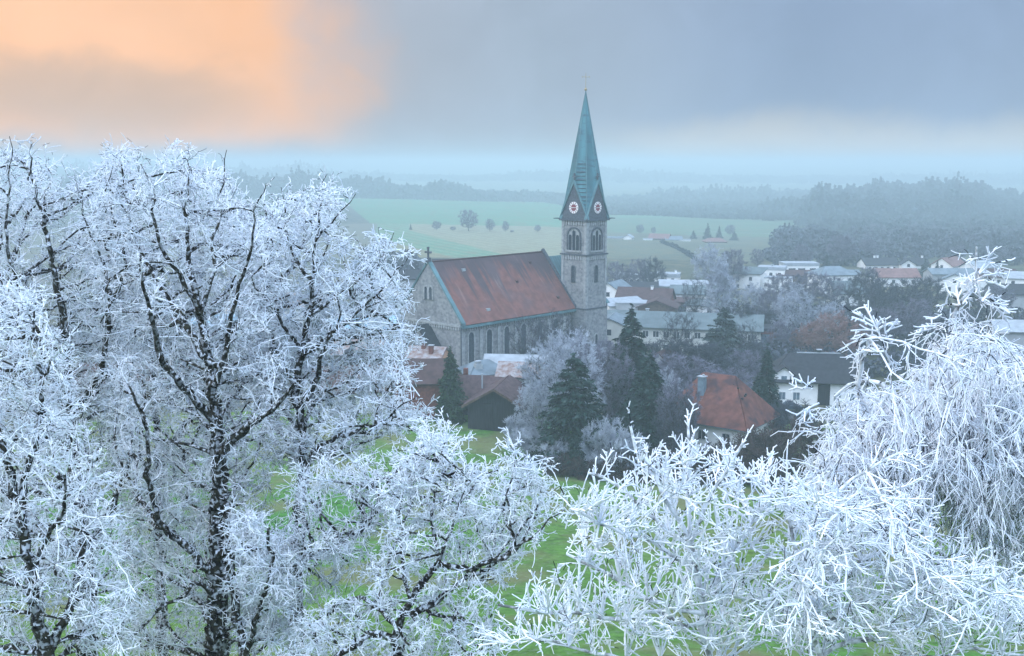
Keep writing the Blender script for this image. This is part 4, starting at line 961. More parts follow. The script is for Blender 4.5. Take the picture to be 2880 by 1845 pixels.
mid_b = bare_proto('beech_tree', 12, 12, 300, .08, 2600, .85, .038, 'twig_brown', 'bark_far', shape='round', k=4, weep=.1)
mid_d = bare_proto('bare_tree', 12, 9, 240, .10, 1900, .8, .034, 'twig_dark', 'bark_far', shape='round', k=4)
pop_f = bare_proto('frosted_poplar', 13, 6, 260, .08, 2200, .7, .034, 'twig_frost', 'bark_far', shape='poplar', k=4)
spruce = conifer_proto('spruce', 14, 9.5, 46, 10, 62, .34, 'needle', .22, .55)
spruce2 = conifer_proto('spruce', 14, 8, 48, 11, 52, .30, 'needle', .38, .75)
cypress = conifer_proto('cypress', 12, 5.6, 50, 11, 46, .26, 'needle_light', .55, .62, flop=.3)
nootka = conifer_proto('weeping_conifer', 12, 6.6, 44, 11, 50, .26, 'needle', .7, .8, flop=.9)
cedar = conifer_proto('cedar', 13, 9, 46, 11, 56, .34, 'needle_dull', .15, .55)
farcon = conifer_proto('conifer', 12, 7, 26, 9, 26, .5, 'needle_dull', .35, .85)

put(dec_near, 'broad frost grey crown behind the large near spruce', 1580, 156, 946, 1.05, 'frosted deciduous trees')
put(dec_near, 'frosted tree leaning over the right corner of the barn', 1526, 150, 1062, .95, 'frosted deciduous trees')
put(dec_near2, 'lilac grey tree between the near spruce and the right spruce', 1722, 166, 968, .9, 'frosted deciduous trees')
put(dec_near2, 'lilac bare tree directly above the near spruce tip', 1640, 170, 962, .9, 'frosted deciduous trees')
put(dec_near2, 'frosted tree in front of the red hipped roof', 1905, 143, 1062, .85, 'frosted deciduous trees')
put(dec_near, 'small frosted tree left of the red hipped roof', 1862, 164, 1040, .8, 'frosted deciduous trees')
put(dec_dark, 'dark bare tree against the nave wall', 1480, 183, 892, 1.0, 'bare trees along the nave')
put(dec_dark, 'dark bare tree against the east end of the nave', 1562, 190, 880, 1.15, 'bare trees along the nave')
put(dec_dark, 'dark bare tree at the foot of the church tower', 1618, 194, 918, 1.0, 'bare trees along the nave')
put(dec_dark, 'pale stemmed bare tree growing before the dark right conifer', 1893, 140, 1098, .9)
put(bush, 'frosted bush low beside the right edge of the near spruce', 1742, 139, 1212, 1.0, 'frosted bushes along the hedge', 'bush')
put(bush, 'frosted bush right of the small young spruce', 1700, 138.5, 1178, .7, 'frosted bushes along the hedge', 'bush')
put(bush, 'frosted bush left below the near spruce', 1562, 140, 1238, .9, 'frosted bushes along the hedge', 'bush')
put(bush, 'frosted bush left of the near spruce foot', 1490, 146, 1200, 1.1, 'frosted bushes along the hedge', 'bush')
put(bush, 'frosted bush at the left foot of the frosted barn tree', 1462, 152, 1165, .9, 'frosted bushes along the hedge', 'bush')
put(spruce, 'large dark green near spruce in the hedge line', 1612, 143, 1004, 1.18, 'dark spruces', 'spruce')
put(spruce2, 'tall dark spruce beside the cream block', 1772, 168, 866, 1.15, 'dark spruces', 'spruce')
put(spruce2, 'dark spruce rising between frosted tree and red roof', 1822, 150, 995, 1.2, 'dark spruces', 'spruce')
put(spruce2, 'squat dark conifer in front of the red roofed house', 1885, 146, 1120, 1.7, 'dark spruces', 'spruce')
put(spruce, 'small young spruce below the large near spruce', 1622, 138.2, 1206, .8, 'dark spruces', 'spruce')
put(cypress, 'narrow green cypress left of the timber barn', 1268, 163, 980, 1.05, cat_='cypress')
put(nootka, 'drooping dark conifer right of the red roofed house', 2150, 163, 972, 1.05, cat_='conifer')
put(cedar, 'big dull blue conifer before the long cream block', 2030, 215, 868, 1.15, cat_='conifer')
put(dec_dark, 'large bare tree before the long cream block', 1906, 222, 872, 1.1)
put(dec_dark, 'bare tree right of the dull blue conifer', 2100, 222, 905, 1.0)
for l_, a_, b_, c_, d_, p_ in [('dark thicket tree below the left half of the cream block', 1842, 197, 962, 1.4, mid_d), ('dark thicket tree under the large bare tree', 1902, 195, 955, 1.4, mid_d),
    ('dark thicket tree left below the dull blue conifer', 1955, 193, 962, 1.4, mid_d), ('lilac shrubby tree left behind the red hipped roof', 1850, 180, 1000, 1.5, mid_l), ('lilac shrubby tree over the left corner of the red hipped roof', 1925, 176, 1008, 1.5, mid_l), ('dark tree right behind the red gabled roof', 2000, 192, 968, 1.3, mid_d), ('lilac thicket tree right above the red hipped roof', 2090, 196, 985, 1.3, mid_l),
    ('dark thicket tree right of the dull blue conifer foot', 2125, 210, 965, 1.2, mid_d), ('lilac shrub behind the ridge of the red hipped roof', 2045, 178, 1035, 1.5, mid_l), ('lilac tree between the spruces below the annex', 1715, 200, 960, 1.2, mid_l),
    ('dark tree right of the barn behind the frosted crown', 1530, 168, 1010, 1.2, mid_d), ('frosted tree behind the top of the frost grey crown', 1610, 182, 930, 1.1, mid_f)]:
    put(p_, l_, a_, b_, c_, d_, 'thicket trees below the cream block')
put(dec_dark, 'slender bare tree in the village before white houses', 1952, 275, 782, .9)
k = 0
for sx, Y, top, wf, nm in [(1570, 137.5, 1278, 1.1, 'left end'), (1640, 136.8, 1286, 1.1, 'second stretch'), (1708, 136.4, 1282, 1.1, 'third stretch'), (1775, 136, 1272, 1.1, 'fourth stretch'),
                       (1842, 135.6, 1262, 1.1, 'fifth stretch'), (1915, 135.2, 1268, 1.1, 'sixth stretch'), (1990, 134.8, 1262, 1.1, 'seventh stretch'), (2070, 134.4, 1240, 1.1, 'part below the white wall'), (2150, 135, 1215, 1.2, 'part right of the white wall'), (2230, 136, 1190, 1.3, 'tallest right part')]:
    put(bushd, 'brown leafless hedge shrub, %s of the hedge from the left' % nm, sx, Y, top, wf, 'brown hedge behind the meadow', 'hedge', 'hedge_shrub', .5)
put(mid_d, 'dark shaggy shrubbery right of the red hipped house', 2215, 150, 1130, 1.3, cat_='tree')
put(mid_d, 'dark shrubby tree under the white guesthouse', 2262, 156, 1165, 1.3, cat_='tree')

G4 = 'bare and frosted village trees'
for pr, l, sx, Y, top, wf in [
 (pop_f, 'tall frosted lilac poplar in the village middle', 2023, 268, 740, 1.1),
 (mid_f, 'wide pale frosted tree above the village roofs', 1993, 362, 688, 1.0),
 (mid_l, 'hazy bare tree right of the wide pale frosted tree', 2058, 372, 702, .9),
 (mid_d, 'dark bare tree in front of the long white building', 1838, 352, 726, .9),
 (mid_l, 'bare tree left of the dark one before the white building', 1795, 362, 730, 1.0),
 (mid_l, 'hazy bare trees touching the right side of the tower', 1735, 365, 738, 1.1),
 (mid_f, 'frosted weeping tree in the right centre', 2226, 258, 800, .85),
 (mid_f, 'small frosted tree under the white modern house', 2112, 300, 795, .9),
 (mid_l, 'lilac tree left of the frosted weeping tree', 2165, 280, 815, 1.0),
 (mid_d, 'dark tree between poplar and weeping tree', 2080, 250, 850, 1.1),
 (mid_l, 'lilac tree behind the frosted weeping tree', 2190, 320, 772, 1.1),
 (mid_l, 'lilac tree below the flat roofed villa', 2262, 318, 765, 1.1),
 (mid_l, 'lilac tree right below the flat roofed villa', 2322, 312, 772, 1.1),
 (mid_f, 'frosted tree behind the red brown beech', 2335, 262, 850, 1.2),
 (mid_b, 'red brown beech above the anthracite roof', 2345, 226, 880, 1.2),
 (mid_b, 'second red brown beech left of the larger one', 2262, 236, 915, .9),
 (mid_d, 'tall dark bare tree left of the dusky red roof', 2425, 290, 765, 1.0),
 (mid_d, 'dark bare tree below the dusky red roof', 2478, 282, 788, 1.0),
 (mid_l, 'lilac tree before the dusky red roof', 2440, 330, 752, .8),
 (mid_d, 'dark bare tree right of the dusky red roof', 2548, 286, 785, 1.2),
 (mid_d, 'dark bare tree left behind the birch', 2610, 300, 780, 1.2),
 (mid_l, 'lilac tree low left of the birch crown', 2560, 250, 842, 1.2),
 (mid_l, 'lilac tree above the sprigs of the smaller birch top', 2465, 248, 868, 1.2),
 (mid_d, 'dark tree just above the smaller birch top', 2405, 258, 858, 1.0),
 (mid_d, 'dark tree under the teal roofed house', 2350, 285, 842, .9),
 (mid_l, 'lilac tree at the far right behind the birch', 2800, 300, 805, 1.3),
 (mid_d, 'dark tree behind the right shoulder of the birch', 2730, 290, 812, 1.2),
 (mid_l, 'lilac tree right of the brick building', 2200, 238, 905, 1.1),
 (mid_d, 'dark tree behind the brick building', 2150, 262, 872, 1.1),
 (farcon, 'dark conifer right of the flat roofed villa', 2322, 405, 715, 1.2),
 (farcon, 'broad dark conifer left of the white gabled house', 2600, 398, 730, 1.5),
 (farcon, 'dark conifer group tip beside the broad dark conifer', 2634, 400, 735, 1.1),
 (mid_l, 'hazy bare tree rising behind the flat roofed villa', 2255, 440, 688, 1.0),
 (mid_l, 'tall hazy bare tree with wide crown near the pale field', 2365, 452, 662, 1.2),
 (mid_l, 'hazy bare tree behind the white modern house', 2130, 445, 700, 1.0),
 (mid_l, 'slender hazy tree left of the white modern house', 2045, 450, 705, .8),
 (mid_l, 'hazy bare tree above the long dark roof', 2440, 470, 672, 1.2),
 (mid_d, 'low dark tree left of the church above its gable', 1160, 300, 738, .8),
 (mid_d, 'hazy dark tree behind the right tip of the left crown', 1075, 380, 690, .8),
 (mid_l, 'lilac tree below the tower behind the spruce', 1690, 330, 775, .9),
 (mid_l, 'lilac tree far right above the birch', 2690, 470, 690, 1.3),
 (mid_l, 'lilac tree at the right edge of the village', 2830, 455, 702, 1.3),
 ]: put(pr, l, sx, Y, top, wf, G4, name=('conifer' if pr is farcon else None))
G5 = 'trees on the far field edge'
for pr, l, sx, Y, top, wf in [
 (mid_l, 'big round hazy tree on the far field crest', 1318, 612, 590, 1.15),
 (mid_l, 'upright hazy tree right of the big round one', 1378, 610, 615, .95),
 (mid_l, 'narrow hazy tree second right of the big round one', 1422, 608, 622, .8),
 (mid_l, 'low hazy bush left of the big round one', 1274, 612, 637, 1.9),
 (mid_l, 'hazy tree pair left of the low bush', 1228, 612, 622, 1.3),
 (farcon, 'small dark cone shaped tree at the left of the crest', 1155, 612, 630, 1.0),
 (mid_l, 'faint tree near the tower on the far crest', 1512, 610, 632, 1.1),
 (mid_l, 'faint bush at the foot of the narrow hazy tree', 1440, 606, 647, 2.2),
 (mid_l, 'hazy round tree behind the tiny white barn', 1800, 640, 632, 1.1),
 (mid_l, 'thin hazy tree above the pink roofed barn', 1838, 640, 638, .8),
 (farcon, 'left conifer behind the broad pink farmhouse', 1990, 610, 630, 1.3),
 (farcon, 'right conifer behind the broad pink farmhouse', 2022, 612, 636, 1.1),
 (farcon, 'broad dark conifer at the left end of the farm', 1950, 612, 648, 1.8),
 (farcon, 'dark conifer right of the broad pink farmhouse', 2065, 605, 650, 1.9),
 (mid_l, 'hazy round crown behind the farm conifers', 2053, 660, 632, 1.2),
 ]: put(pr, l, sx, Y, top, wf, G5, name=('conifer' if pr is farcon else None))

# far woods: masses of crowns on the hills
def wood(name, label, spots, q=46, ls=.17, mt='wood_far'):
    V = []; F0 = 0; Vs = []
    pos = np.array(spots); n = len(pos)
    X, Y, h, w, con = pos.T; Z = H(X, Y)
    k = q; t = np.tile(rng.uniform(0, 1, (1, k)), (n, 1))*0+rng.uniform(.02, 1, (n, k)); th = rng.uniform(0, 2*np.pi, (n, k)); 
    rad = np.where(con[:, None] > .5, (1-t)*1.0, np.sqrt(np.clip(1-(2*t-1)**2*.95, 0, 1)))*np.sqrt(rng.uniform(.1, 1, (n, k)))
    C_ = np.stack([X[:, None]+rad*np.cos(th)*w[:, None]/2, Y[:, None]+rad*np.sin(th)*w[:, None]/2, Z[:, None]+h[:, None]*(.08+.92*t)], -1).reshape(-1, 3)
    m_ = len(C_); s = np.repeat(w, k)[:, None]*ls*rng.uniform(.6, 1.3, (m_, 1)); u = unit(rng.normal(0, 1, (m_, 3))); v = unit(np.cross(u, rng.normal(0, 1, (m_, 3))))
    P = np.stack([C_-u*s, C_+v*s, C_+u*s, C_-v*s], 1).reshape(-1, 3)
    return npmesh(name, P, np.arange(4*m_).reshape(-1, 4), M[mt], label=label, cat='wood', kind='stuff')
def scatter(s0, s1, Y0, Y1, n, h, w, pc, prof=None):
    out = []
    for _ in range(n):
        Y = math.sqrt(rng.uniform(Y0*Y0, Y1*Y1)); sx = rng.uniform(s0, s1); c = rng.uniform() < pc
        k_ = FY(Y)/Y; Y = FY(Y); h_, w_ = h*k_, w*k_
        if prof: h_ *= float(np.interp(sx, *prof))*(1+.12*math.sin(sx*.031)+.08*math.sin(sx*.083))
        out.append(((sx-1440)/FP*Y*1.01, Y, h_*rng.uniform(.7, 1.2)*(1.1 if c else .92), w_*rng.uniform(.8, 1.2)*(.75 if c else 1.15), float(c)))
    return out
wood('far_wood', 'hazy blue wood covering the hillside on the right', scatter(2230, 3300, 760, 1010, 2400, 17, 11, .5, ([2230, 2290, 2400, 2520, 2590, 2720, 2880, 3000], [.55, 1.15, 1.1, .8, 1.2, .95, .4, .35]))+scatter(2130, 2330, 860, 1000, 300, 14, 11, .5)+scatter(2300, 3300, 640, 760, 520, 9, 9, .2))
wood('far_wood', 'faint wood strip along the hill right of the tower', scatter(1700, 2300, 1130, 1300, 900, 17, 13, .6, ([1700, 1800, 1900, 2000, 2060, 2150, 2250], [.5, .7, .95, 1.2, .95, 1.1, .7])))
wood('far_wood', 'faint blue wood behind the green field on the left', scatter(200, 1400, 1020, 1200, 1450, 17, 12, .3, ([200, 850, 950, 1050, 1150, 1260, 1400], [1.2, 1.25, 1.2, 1.0, .75, .85, .4]))+scatter(1300, 1600, 1060, 1150, 160, 9, 11, .2))
wood('far_wood', 'very faint distant wood near the horizon', scatter(-200, 3200, 1750, 1950, 1500, 17, 17, .4, ([-200, 900, 1000, 1300, 1500, 1700, 1900, 2200, 2600, 3200], [1.5, 1.3, .7, .3, .8, 1.2, .6, .3, .9, .5])), 24)
wood('hedgerow', 'thin hazy hedgerow below the wood right of the tower', [((s-1440)/FP*Y_, Y_, rng.uniform(4, 10), 10., 0.) for s, Y_ in zip(np.linspace(1700, 2300, 90), FY(905)+rng.uniform(-6, 6, 90))])
wood('hedgerow', 'dark hedgerow running down the ploughed field', [((s-1440)/FP*Y_, Y_, rng.uniform(1.0, 2.4), 3., 0.) for s, Y_ in zip(np.linspace(1862, 1965, 40), np.linspace(FY(560), 470, 40))], 60, .12)
wood('scrub', 'low hazy scrub filling the valley floor behind the village', scatter(2180, 3100, 500, 620, 300, 9, 9, .15)+scatter(2420, 3100, 620, 700, 150, 9, 9, .2)+scatter(2150, 3100, 452, 515, 110, 6.5, 8, .15)+scatter(1000, 1180, 300, 470, 60, 6, 7, .1), 130, .075, 'twig_scrub')
wood('scrub', 'brown grey thicket between the village gardens', scatter(2060, 3000, 205, 300, 330, 4.5, 5, .1)+scatter(1700, 2060, 250, 330, 60, 4, 4, .1)+scatter(200, 1150, 180, 300, 200, 5, 6, .2), 130, .07, 'twig_dark')
# ================================================================== FOREGROUND TREES
def polyline(pts, seg=.22, wig=.03):
    """smooth resampled chain through hand-measured joints"""
    p = np.array(pts, float); d = np.r_[0, np.cumsum(np.linalg.norm(np.diff(p, axis=0), axis=1))]; n = max(3, int(d[-1]/seg)); t = np.linspace(0, d[-1], n)
    q = np.stack([np.interp(t, d, p[:, i]) for i in range(3)], 1)
    for _ in range(2): q[1:-1] = (q[:-2]+2*q[1:-1]+q[2:])/4
    q[1:-1] += rng.normal(0, wig, (n-2, 3)); return q
def ground_chain(p, lean=(.0, .0)):
    """trunk continued down to the ground below the frame"""
    g = float(H(p[0]+lean[0], p[1]+lean[1])); return [p[0]+lean[0], p[1]+lean[1], g-.4]
def tree(name, label, cat_, limbs, polys, bf, twig, fmat, bmat, thr=.035, er=25, spread=.95, sub=.5, wob=.28, dark=0., up=.5, align=.5, group=None, extra=(), rtip=.009, pexp=.42, wig=.10, segl=.22, sides=6, bias=None):
    """limbs: [(points, r0, r1)]; polys: [(picture outline, count, Y, depth)]; twig: (per node, length, radius, side k, k2, droop)"""
    nodes = []; par = []; rad = []
    for pts, r0, r1 in limbs:
        q = polyline(pts); n = len(q); b = len(nodes)
        if b:
            d = ((np.array(nodes)-q[0])**2).sum(1); j = int(np.argmin(d)); par += [j]+list(range(b, b+n-1))
        else: par += [-1]+list(range(0, n-1))
        nodes += list(q); rad += list(np.linspace(r0, r1, n)*1.)
    n0 = len(nodes); A = np.concatenate([fillpoly(*p, er) for p in polys]) if polys else np.zeros((0, 3))
    nd = np.array(nodes); dist = np.array([np.min(((nd-a)**2).sum(1)) for a in A]); A = A[np.argsort(dist)]
    P, pr, pl = mst(nd, np.zeros(n0), A, bf, up); pr[:n0] = par; P = smooth_tree(P, pr, n0)
    c = descend(np.where(np.arange(len(pr)) < n0, -1, pr)); R = rtip*c**pexp; R[:n0] = np.array(rad)
    # limb thickness never below what it carries, within reason
    V, E = refine(P, pr, segl, wig); a = np.array([e[0] for e in E]); b = np.array([e[1] for e in E]); ow = np.array([e[2] for e in E])
    RV = np.zeros(len(V)); RV[:len(P)] = R
    ra = R[ow].copy(); pa = np.where(pr[ow] >= 0, np.minimum(R[pr[ow]], R[ow]*1.25), R[ow])
    thick = (ra > thr) | (ow < n0)
    jit = lambda x: x*rng.uniform(.93, 1.1, len(x))
    root_p = P[0]
    root = empty(name, root_p, 0, label=label, cat=cat_, group=group)
    o = root_p
    bv, bf_ = tubes(V[a[thick]]-o, V[b[thick]]-o, jit(pa[thick]), jit(ra[thick]), sides)
    npmesh('trunk', bv, bf_, M[bmat], root, True)
    sg = []
    fa, fb = V[a[~thick]], V[b[~thick]]; fr = np.maximum(ra[~thick], twig[2]*1.05); sg.append((fa, fb, fr, fr))
    # twigs on thin wood, fewer on the limbs
    per, tl, tr, k, k2, dr = twig
    ca = np.concatenate([fa]*1); cb = fb; ln = np.linalg.norm(cb-ca, axis=1)
    def pick(m_, A0, B0, rw=None):
        w_ = np.linalg.norm(B0-A0, axis=1)*(1 if rw is None else rw); ix = rng.choice(len(A0), m_, p=w_/w_.sum()); f = rng.uniform(0, 1, (m_, 1)); return A0[ix]*(1-f)+B0[ix]*f, unit(B0[ix]-A0[ix])
    m1 = int(per*len(A)); Pp, T = pick(m1, ca, cb)
    bi = np.array(bias if bias is not None else (0, 0, 0.))
    D = unit(T*align+unit(rng.normal(0, 1, (m1, 3)))*.9+bi)
    sg += spray(Pp, D, tl*rng.uniform(.5, 1.35, m1), tr, 3, k, k2, dr, wob, sub, spread)
    la, lb = V[a[thick]], V[b[thick]]; m2 = int(m1*.26)
    if m2 and len(la):
        Pp, T = pick(m2, la, lb, 1/(ra[thick]+.006)); D = unit(unit(rng.normal(0, 1, (m2, 3)))+T*.3+bi); sg += spray(Pp, D, tl*rng.uniform(.5, 1.3, m2), tr, 3, k, k2, dr, wob, sub, spread)
    for ex in extra: sg += ex
    sg = cat(sg)
    if dark:
        n_ = len(sg[0]); kd = max(0, n_-0); sel = np.zeros(n_, bool); c0 = len(fa)
        bl = rng.uniform(0, 1, (n_-c0)//3+1) < dark; sel[c0:] = np.repeat(bl, 3)[:n_-c0]
        dv_, df_ = tubes(sg[0][sel]-o, sg[1][sel]-o, sg[2][sel]*.7, sg[3][sel]*.7, 3); npmesh('bare_twigs', dv_, df_, M['bare_twig'], root, True, kind='stuff')
        sg = [q[~sel] for q in sg]
    tv, tf = tubes(sg[0]-o, sg[1]-o, sg[2], sg[3], 3 if len(sg[0]) > 60000 else 4)
    npmesh('crown', tv, tf, M[fmat], root, True)
    print('tree', label, len(sg[0]), 'segments')
    return root
def lv(pts, Y, Y2=None):
    n = len(pts); return [av(p[0], p[1], Y+(0 if Y2 is None else (Y2-Y)*i/(n-1))) for i, p in enumerate(pts)]
GL = 'frost covered trees in the left foreground'
# --- A: big central-left tree
ya = 22.0
base = ground_chain(av(512, 1640, ya))
limbs = [([base]+lv([(512, 1640), (510, 1480), (510, 1300), (516, 1120), (505, 950), (487, 830), (466, 720), (444, 650), (440, 560), (432, 470), (446, 390)], ya, ya+.8), .50, .007),
 (lv([(505, 905), (540, 760), (575, 650), (590, 560), (600, 470), (625, 430)], ya, ya-1.2), .07, .007),
 (lv([(492, 850), (440, 765), (395, 700), (360, 640), (325, 590), (300, 500), (290, 430)], ya, ya+1.5), .085, .007),
 (lv([(465, 720), (430, 660), (385, 600), (355, 520), (365, 440), (330, 385)], ya, ya-.6), .06, .007),
 (lv([(510, 1080), (565, 1015), (600, 990), (650, 955), (690, 900)], ya, ya-1.6), .12, .02),
 (lv([(470, 735), (500, 640), (498, 560), (525, 480), (520, 400), (532, 352)], ya, ya+1.), .05, .007),
 (lv([(512, 1300), (560, 1290), (640, 1300), (700, 1312), (765, 1290), (820, 1262), (868, 1228), (885, 1170), (912, 1128), (955, 1085), (1000, 1040)], ya, ya-2.0), .10, .022),
 (lv([(512, 1000), (455, 930), (400, 880), (370, 820), (362, 760), (340, 690), (330, 600)], ya, ya-1.8), .10, .02),
 (lv([(511, 1380), (450, 1290), (390, 1260), (355, 1180), (345, 1090), (350, 1000), (300, 900)], ya, ya-1), .10, .02),
 (lv([(512, 1420), (470, 1350), (420, 1410), (360, 1440), (300, 1500)], ya, ya-1), .06, .02),
]
polyA = [(180,430),(235,335),(300,325),(350,360),(430,322),(470,372),(535,345),(560,415),(600,440),(640,520),(660,700),(690,900),(680,1050),(650,1200),(640,1400),(660,1560),(230,1560),(240,1300),(230,1000),(200,700)]
polyA2 = [(640,1100),(720,1060),(800,1010),(900,1080),(1000,1020),(1040,1060),(960,1180),(900,1300),(780,1340),(660,1360)]
tree('frosted_tree', 'tallest frosted tree with thick dark forked trunk left of centre', 'tree', limbs, [(polyA, 2300, ya+2.6, 3.4), (polyA2, 260, ya-1, 1.6), ([(560,1250),(700,1180),(860,1240),(900,1330),(760,1420),(600,1560)], 190, ya-.5, 1.6)], .5, (1.75, .38, .0092, 5, 1, .05), 'frost', 'bark', .0155, dark=.15, er=20, group=GL)
# second stem right beside
base = ground_chain(av(600, 1640, 21))
limbs = [([base]+lv([(592, 1640), (575, 1540), (548, 1400), (540, 1290), (532, 1180)], 21, 21.8), .20, .07),
 (lv([(575, 1540), (610, 1430), (640, 1330), (630, 1240)], 21, 20), .07, .03)]
tree('frosted_tree', 'short frosted stem leaning against the tallest left tree', 'tree', limbs, [([(500,1150),(640,1180),(720,1300),(740,1540),(540,1540)], 200, 21.5, 1.6)], .5, (2.0, .36, .010, 5, 1, .10), 'frost', 'bark', .0155, group=GL)
# --- C: right slimmer tree
yc = 23.5
base = ground_chain(av(690, 1640, yc))
limbs = [([base]+lv([(690, 1640), (695, 1420), (703, 1200), (714, 1050), (703, 960), (690, 900), (712, 830), (724, 740), (738, 650), (744, 560), (752, 480), (768, 408)], yc, yc+.5), .36, .007),
 (lv([(703, 955), (738, 905), (752, 850), (772, 790), (800, 735)], yc, yc-1), .085, .02),
 (lv([(706, 1110), (760, 1035), (830, 1012), (900, 988), (940, 955), (985, 930)], yc, yc-1.2), .075, .007),
 (lv([(716, 830), (770, 790), (830, 745), (885, 690), (935, 640), (960, 600)], yc, yc-.6), .05, .007),
 (lv([(724, 740), (790, 700), (850, 655), (905, 590), (925, 545)], yc, yc+.8), .045, .007),
 (lv([(736, 660), (680, 590), (665, 530), (672, 470), (660, 440)], yc, yc+.5), .045, .007),
 (lv([(712, 830), (660, 760), (620, 700), (590, 650)], yc, yc-.8), .05, .015),
 (lv([(690, 900), (650, 830), (632, 760), (610, 690)], yc, yc+.9), .05, .015),
 (lv([(744, 560), (800, 500), (835, 455)], yc, yc-.3), .028, .007)]
polyC = [(600,560),(625,470),(660,445),(700,425),(730,430),(768,398),(790,450),(836,452),(810,490),(800,540),(850,560),(878,528),(925,522),(918,560),(938,590),(900,640),(950,655),(985,700),(965,745),(1000,790),(960,830),(1000,880),(960,930),(1010,950),(1060,985),(1000,1020),(900,1060),(760,1100),(640,1100),(580,900),(560,700)]
tree('frosted_tree', 'slender frosted tree nearest the church gable', 'tree', limbs, [(polyC, 1500, yc+1.8, 3.0)], .5, (1.6, .34, .0094, 5, 1, .05), 'frost', 'bark', .0155, dark=.15, er=12, group=GL)
# --- D: low spreading tree at the bottom
yd = 19.0
base = ground_chain(av(915, 1680, yd))
limbs = [([base]+lv([(915, 1680), (925, 1560), (935, 1470), (962, 1400), (1010, 1345), (1030, 1322)], yd), .26, .06),
 (lv([(1030, 1322), (1015, 1240), (1012, 1200), (1028, 1120), (1038, 1085)], yd, yd+.6), .04, .007),
 (lv([(1030, 1322), (1080, 1338), (1120, 1336), (1175, 1318), (1230, 1280), (1290, 1222), (1335, 1180)], yd, yd-1.0), .06, .007),
 (lv([(1030, 1322), (1060, 1250), (1075, 1180), (1105, 1130)], yd, yd-.5), .035, .007),
 (lv([(968, 1440), (1010, 1425), (1060, 1375), (1110, 1345), (1150, 1330)], yd, yd+.9), .075, .035),
 (lv([(925, 1500), (880, 1478), (830, 1512), (770, 1560)], yd, yd-.6), .075, .05),
 (lv([(962, 1400), (935, 1300), (925, 1210), (950, 1150), (965, 1110)], yd, yd+.8), .045, .007),
 (lv([(1210, 1295), (1190, 1200), (1198, 1120), (1210, 1062)], yd-.6, yd-.8), .03, .007),
 (lv([(1010, 1440), (1070, 1450), (1120, 1470), (1165, 1505)], yd, yd+.5), .035, .007),
 (lv([(935, 1470), (880, 1420), (850, 1400), (790, 1425), (720, 1470)], yd, yd+1.4), .055, .02),
 (lv([(880, 1420), (910, 1350), (935, 1250), (985, 1130)], yd+.8, yd+1.2), .04, .007)]
polyD = [(880,1150),(940,1050),(1000,1005),(1060,1060),(1120,1090),(1160,1130),(1195,1040),(1215,1062),(1290,1095),(1290,1120),(1340,1160),(1330,1200),(1290,1250),(1230,1330),(1180,1400),(1190,1560),(640,1560),(700,1440),(820,1380),(880,1280)]
tree('frosted_tree', 'low spreading frosted tree with diagonal dark limbs at the bottom', 'tree', limbs, [(polyD, 900, yd+.6, 1.8), ([(930,1090),(980,1000),(1040,960),(1065,990),(1110,1060),(1160,1110),(1130,1160),(1000,1180)], 150, yd+.8, 1.0), ([(1150,1000),(1215,1012),(1300,1090),(1330,1180),(1180,1250),(1130,1130)], 60, yd-.7, .5)], .5, (1.7, .27, .0086, 5, 1, .04), 'frost', 'bark', .0135, dark=.12, er=6, group=GL)
# --- B: leftmost trees
yb = 18.0
base = ground_chain(av(120, 1660, yb))
limbs = [([base]+lv([(120, 1660), (108, 1540), (90, 1430), (70, 1330), (50, 1230), (20, 1100), (-20, 980)], yb), .32, .05),
 (lv([(108, 1540), (150, 1450), (180, 1380), (195, 1290), (190, 1190)], yb, yb+1), .09, .05),
 (lv([(70, 1330), (120, 1240), (150, 1180)], yb, yb-.8), .05, .03),
 (lv([(50, 1230), (60, 1100), (90, 980), (100, 880), (80, 760)], yb, yb+.6), .07, .02)]
polyB = [(-160,760),(-60,640),(40,620),(120,680),(190,820),(230,1000),(290,1150),(350,1350),(360,1560),(-160,1560)]
tree('frosted_tree', 'frosted tree at the lower left edge with tangled pale twigs', 'tree', limbs, [(polyB, 1150, yb+1.2, 2.4)], .5, (1.75, .34, .0086, 5, 1, .06), 'frost', 'bark', .015, dark=.15, group=GL)
ye = 25.
base = ground_chain(av(212, 1650, ye))
limbs = [([base]+lv([(212, 1650), (205, 1450), (203, 1300), (190, 1200), (176, 1100), (162, 1000), (155, 900), (160, 790), (140, 700), (118, 600), (95, 480), (70, 400), (75, 330)], ye), .42, .007),
 (lv([(162, 980), (220, 900), (250, 820), (262, 700), (235, 600), (200, 520), (180, 430)], ye, ye-1), .09, .007),
 (lv([(176, 1100), (110, 1000), (60, 900), (10, 800), (-30, 700)], ye, ye+1), .09, .02),
 (lv([(155, 900), (100, 800), (50, 700), (20, 600), (15, 480), (30, 380), (22, 320)], ye, ye-.5), .07, .007),
 (lv([(262, 700), (300, 640), (290, 560), (240, 470), (265, 390)], ye-1, ye-1), .05, .007),
 (lv([(203, 1290), (260, 1200), (300, 1100), (310, 1000)], ye, ye-1.4), .09, .03)]
polyE = [(-150,380),(-60,320),(10,330),(30,290),(60,345),(95,300),(110,360),(160,345),(175,400),(245,350),(330,420),(360,600),(370,900),(330,1150),(260,1300),(80,1400),(-100,1200),(-150,800)]
tree('frosted_tree', 'tall frosted tree at the far left rising into the orange sky', 'tree', limbs, [(polyE, 1900, ye+2.6, 3.4)], .5, (1.65, .40, .0098, 5, 1, .05), 'frost', 'bark', .016, dark=.15, group=GL)
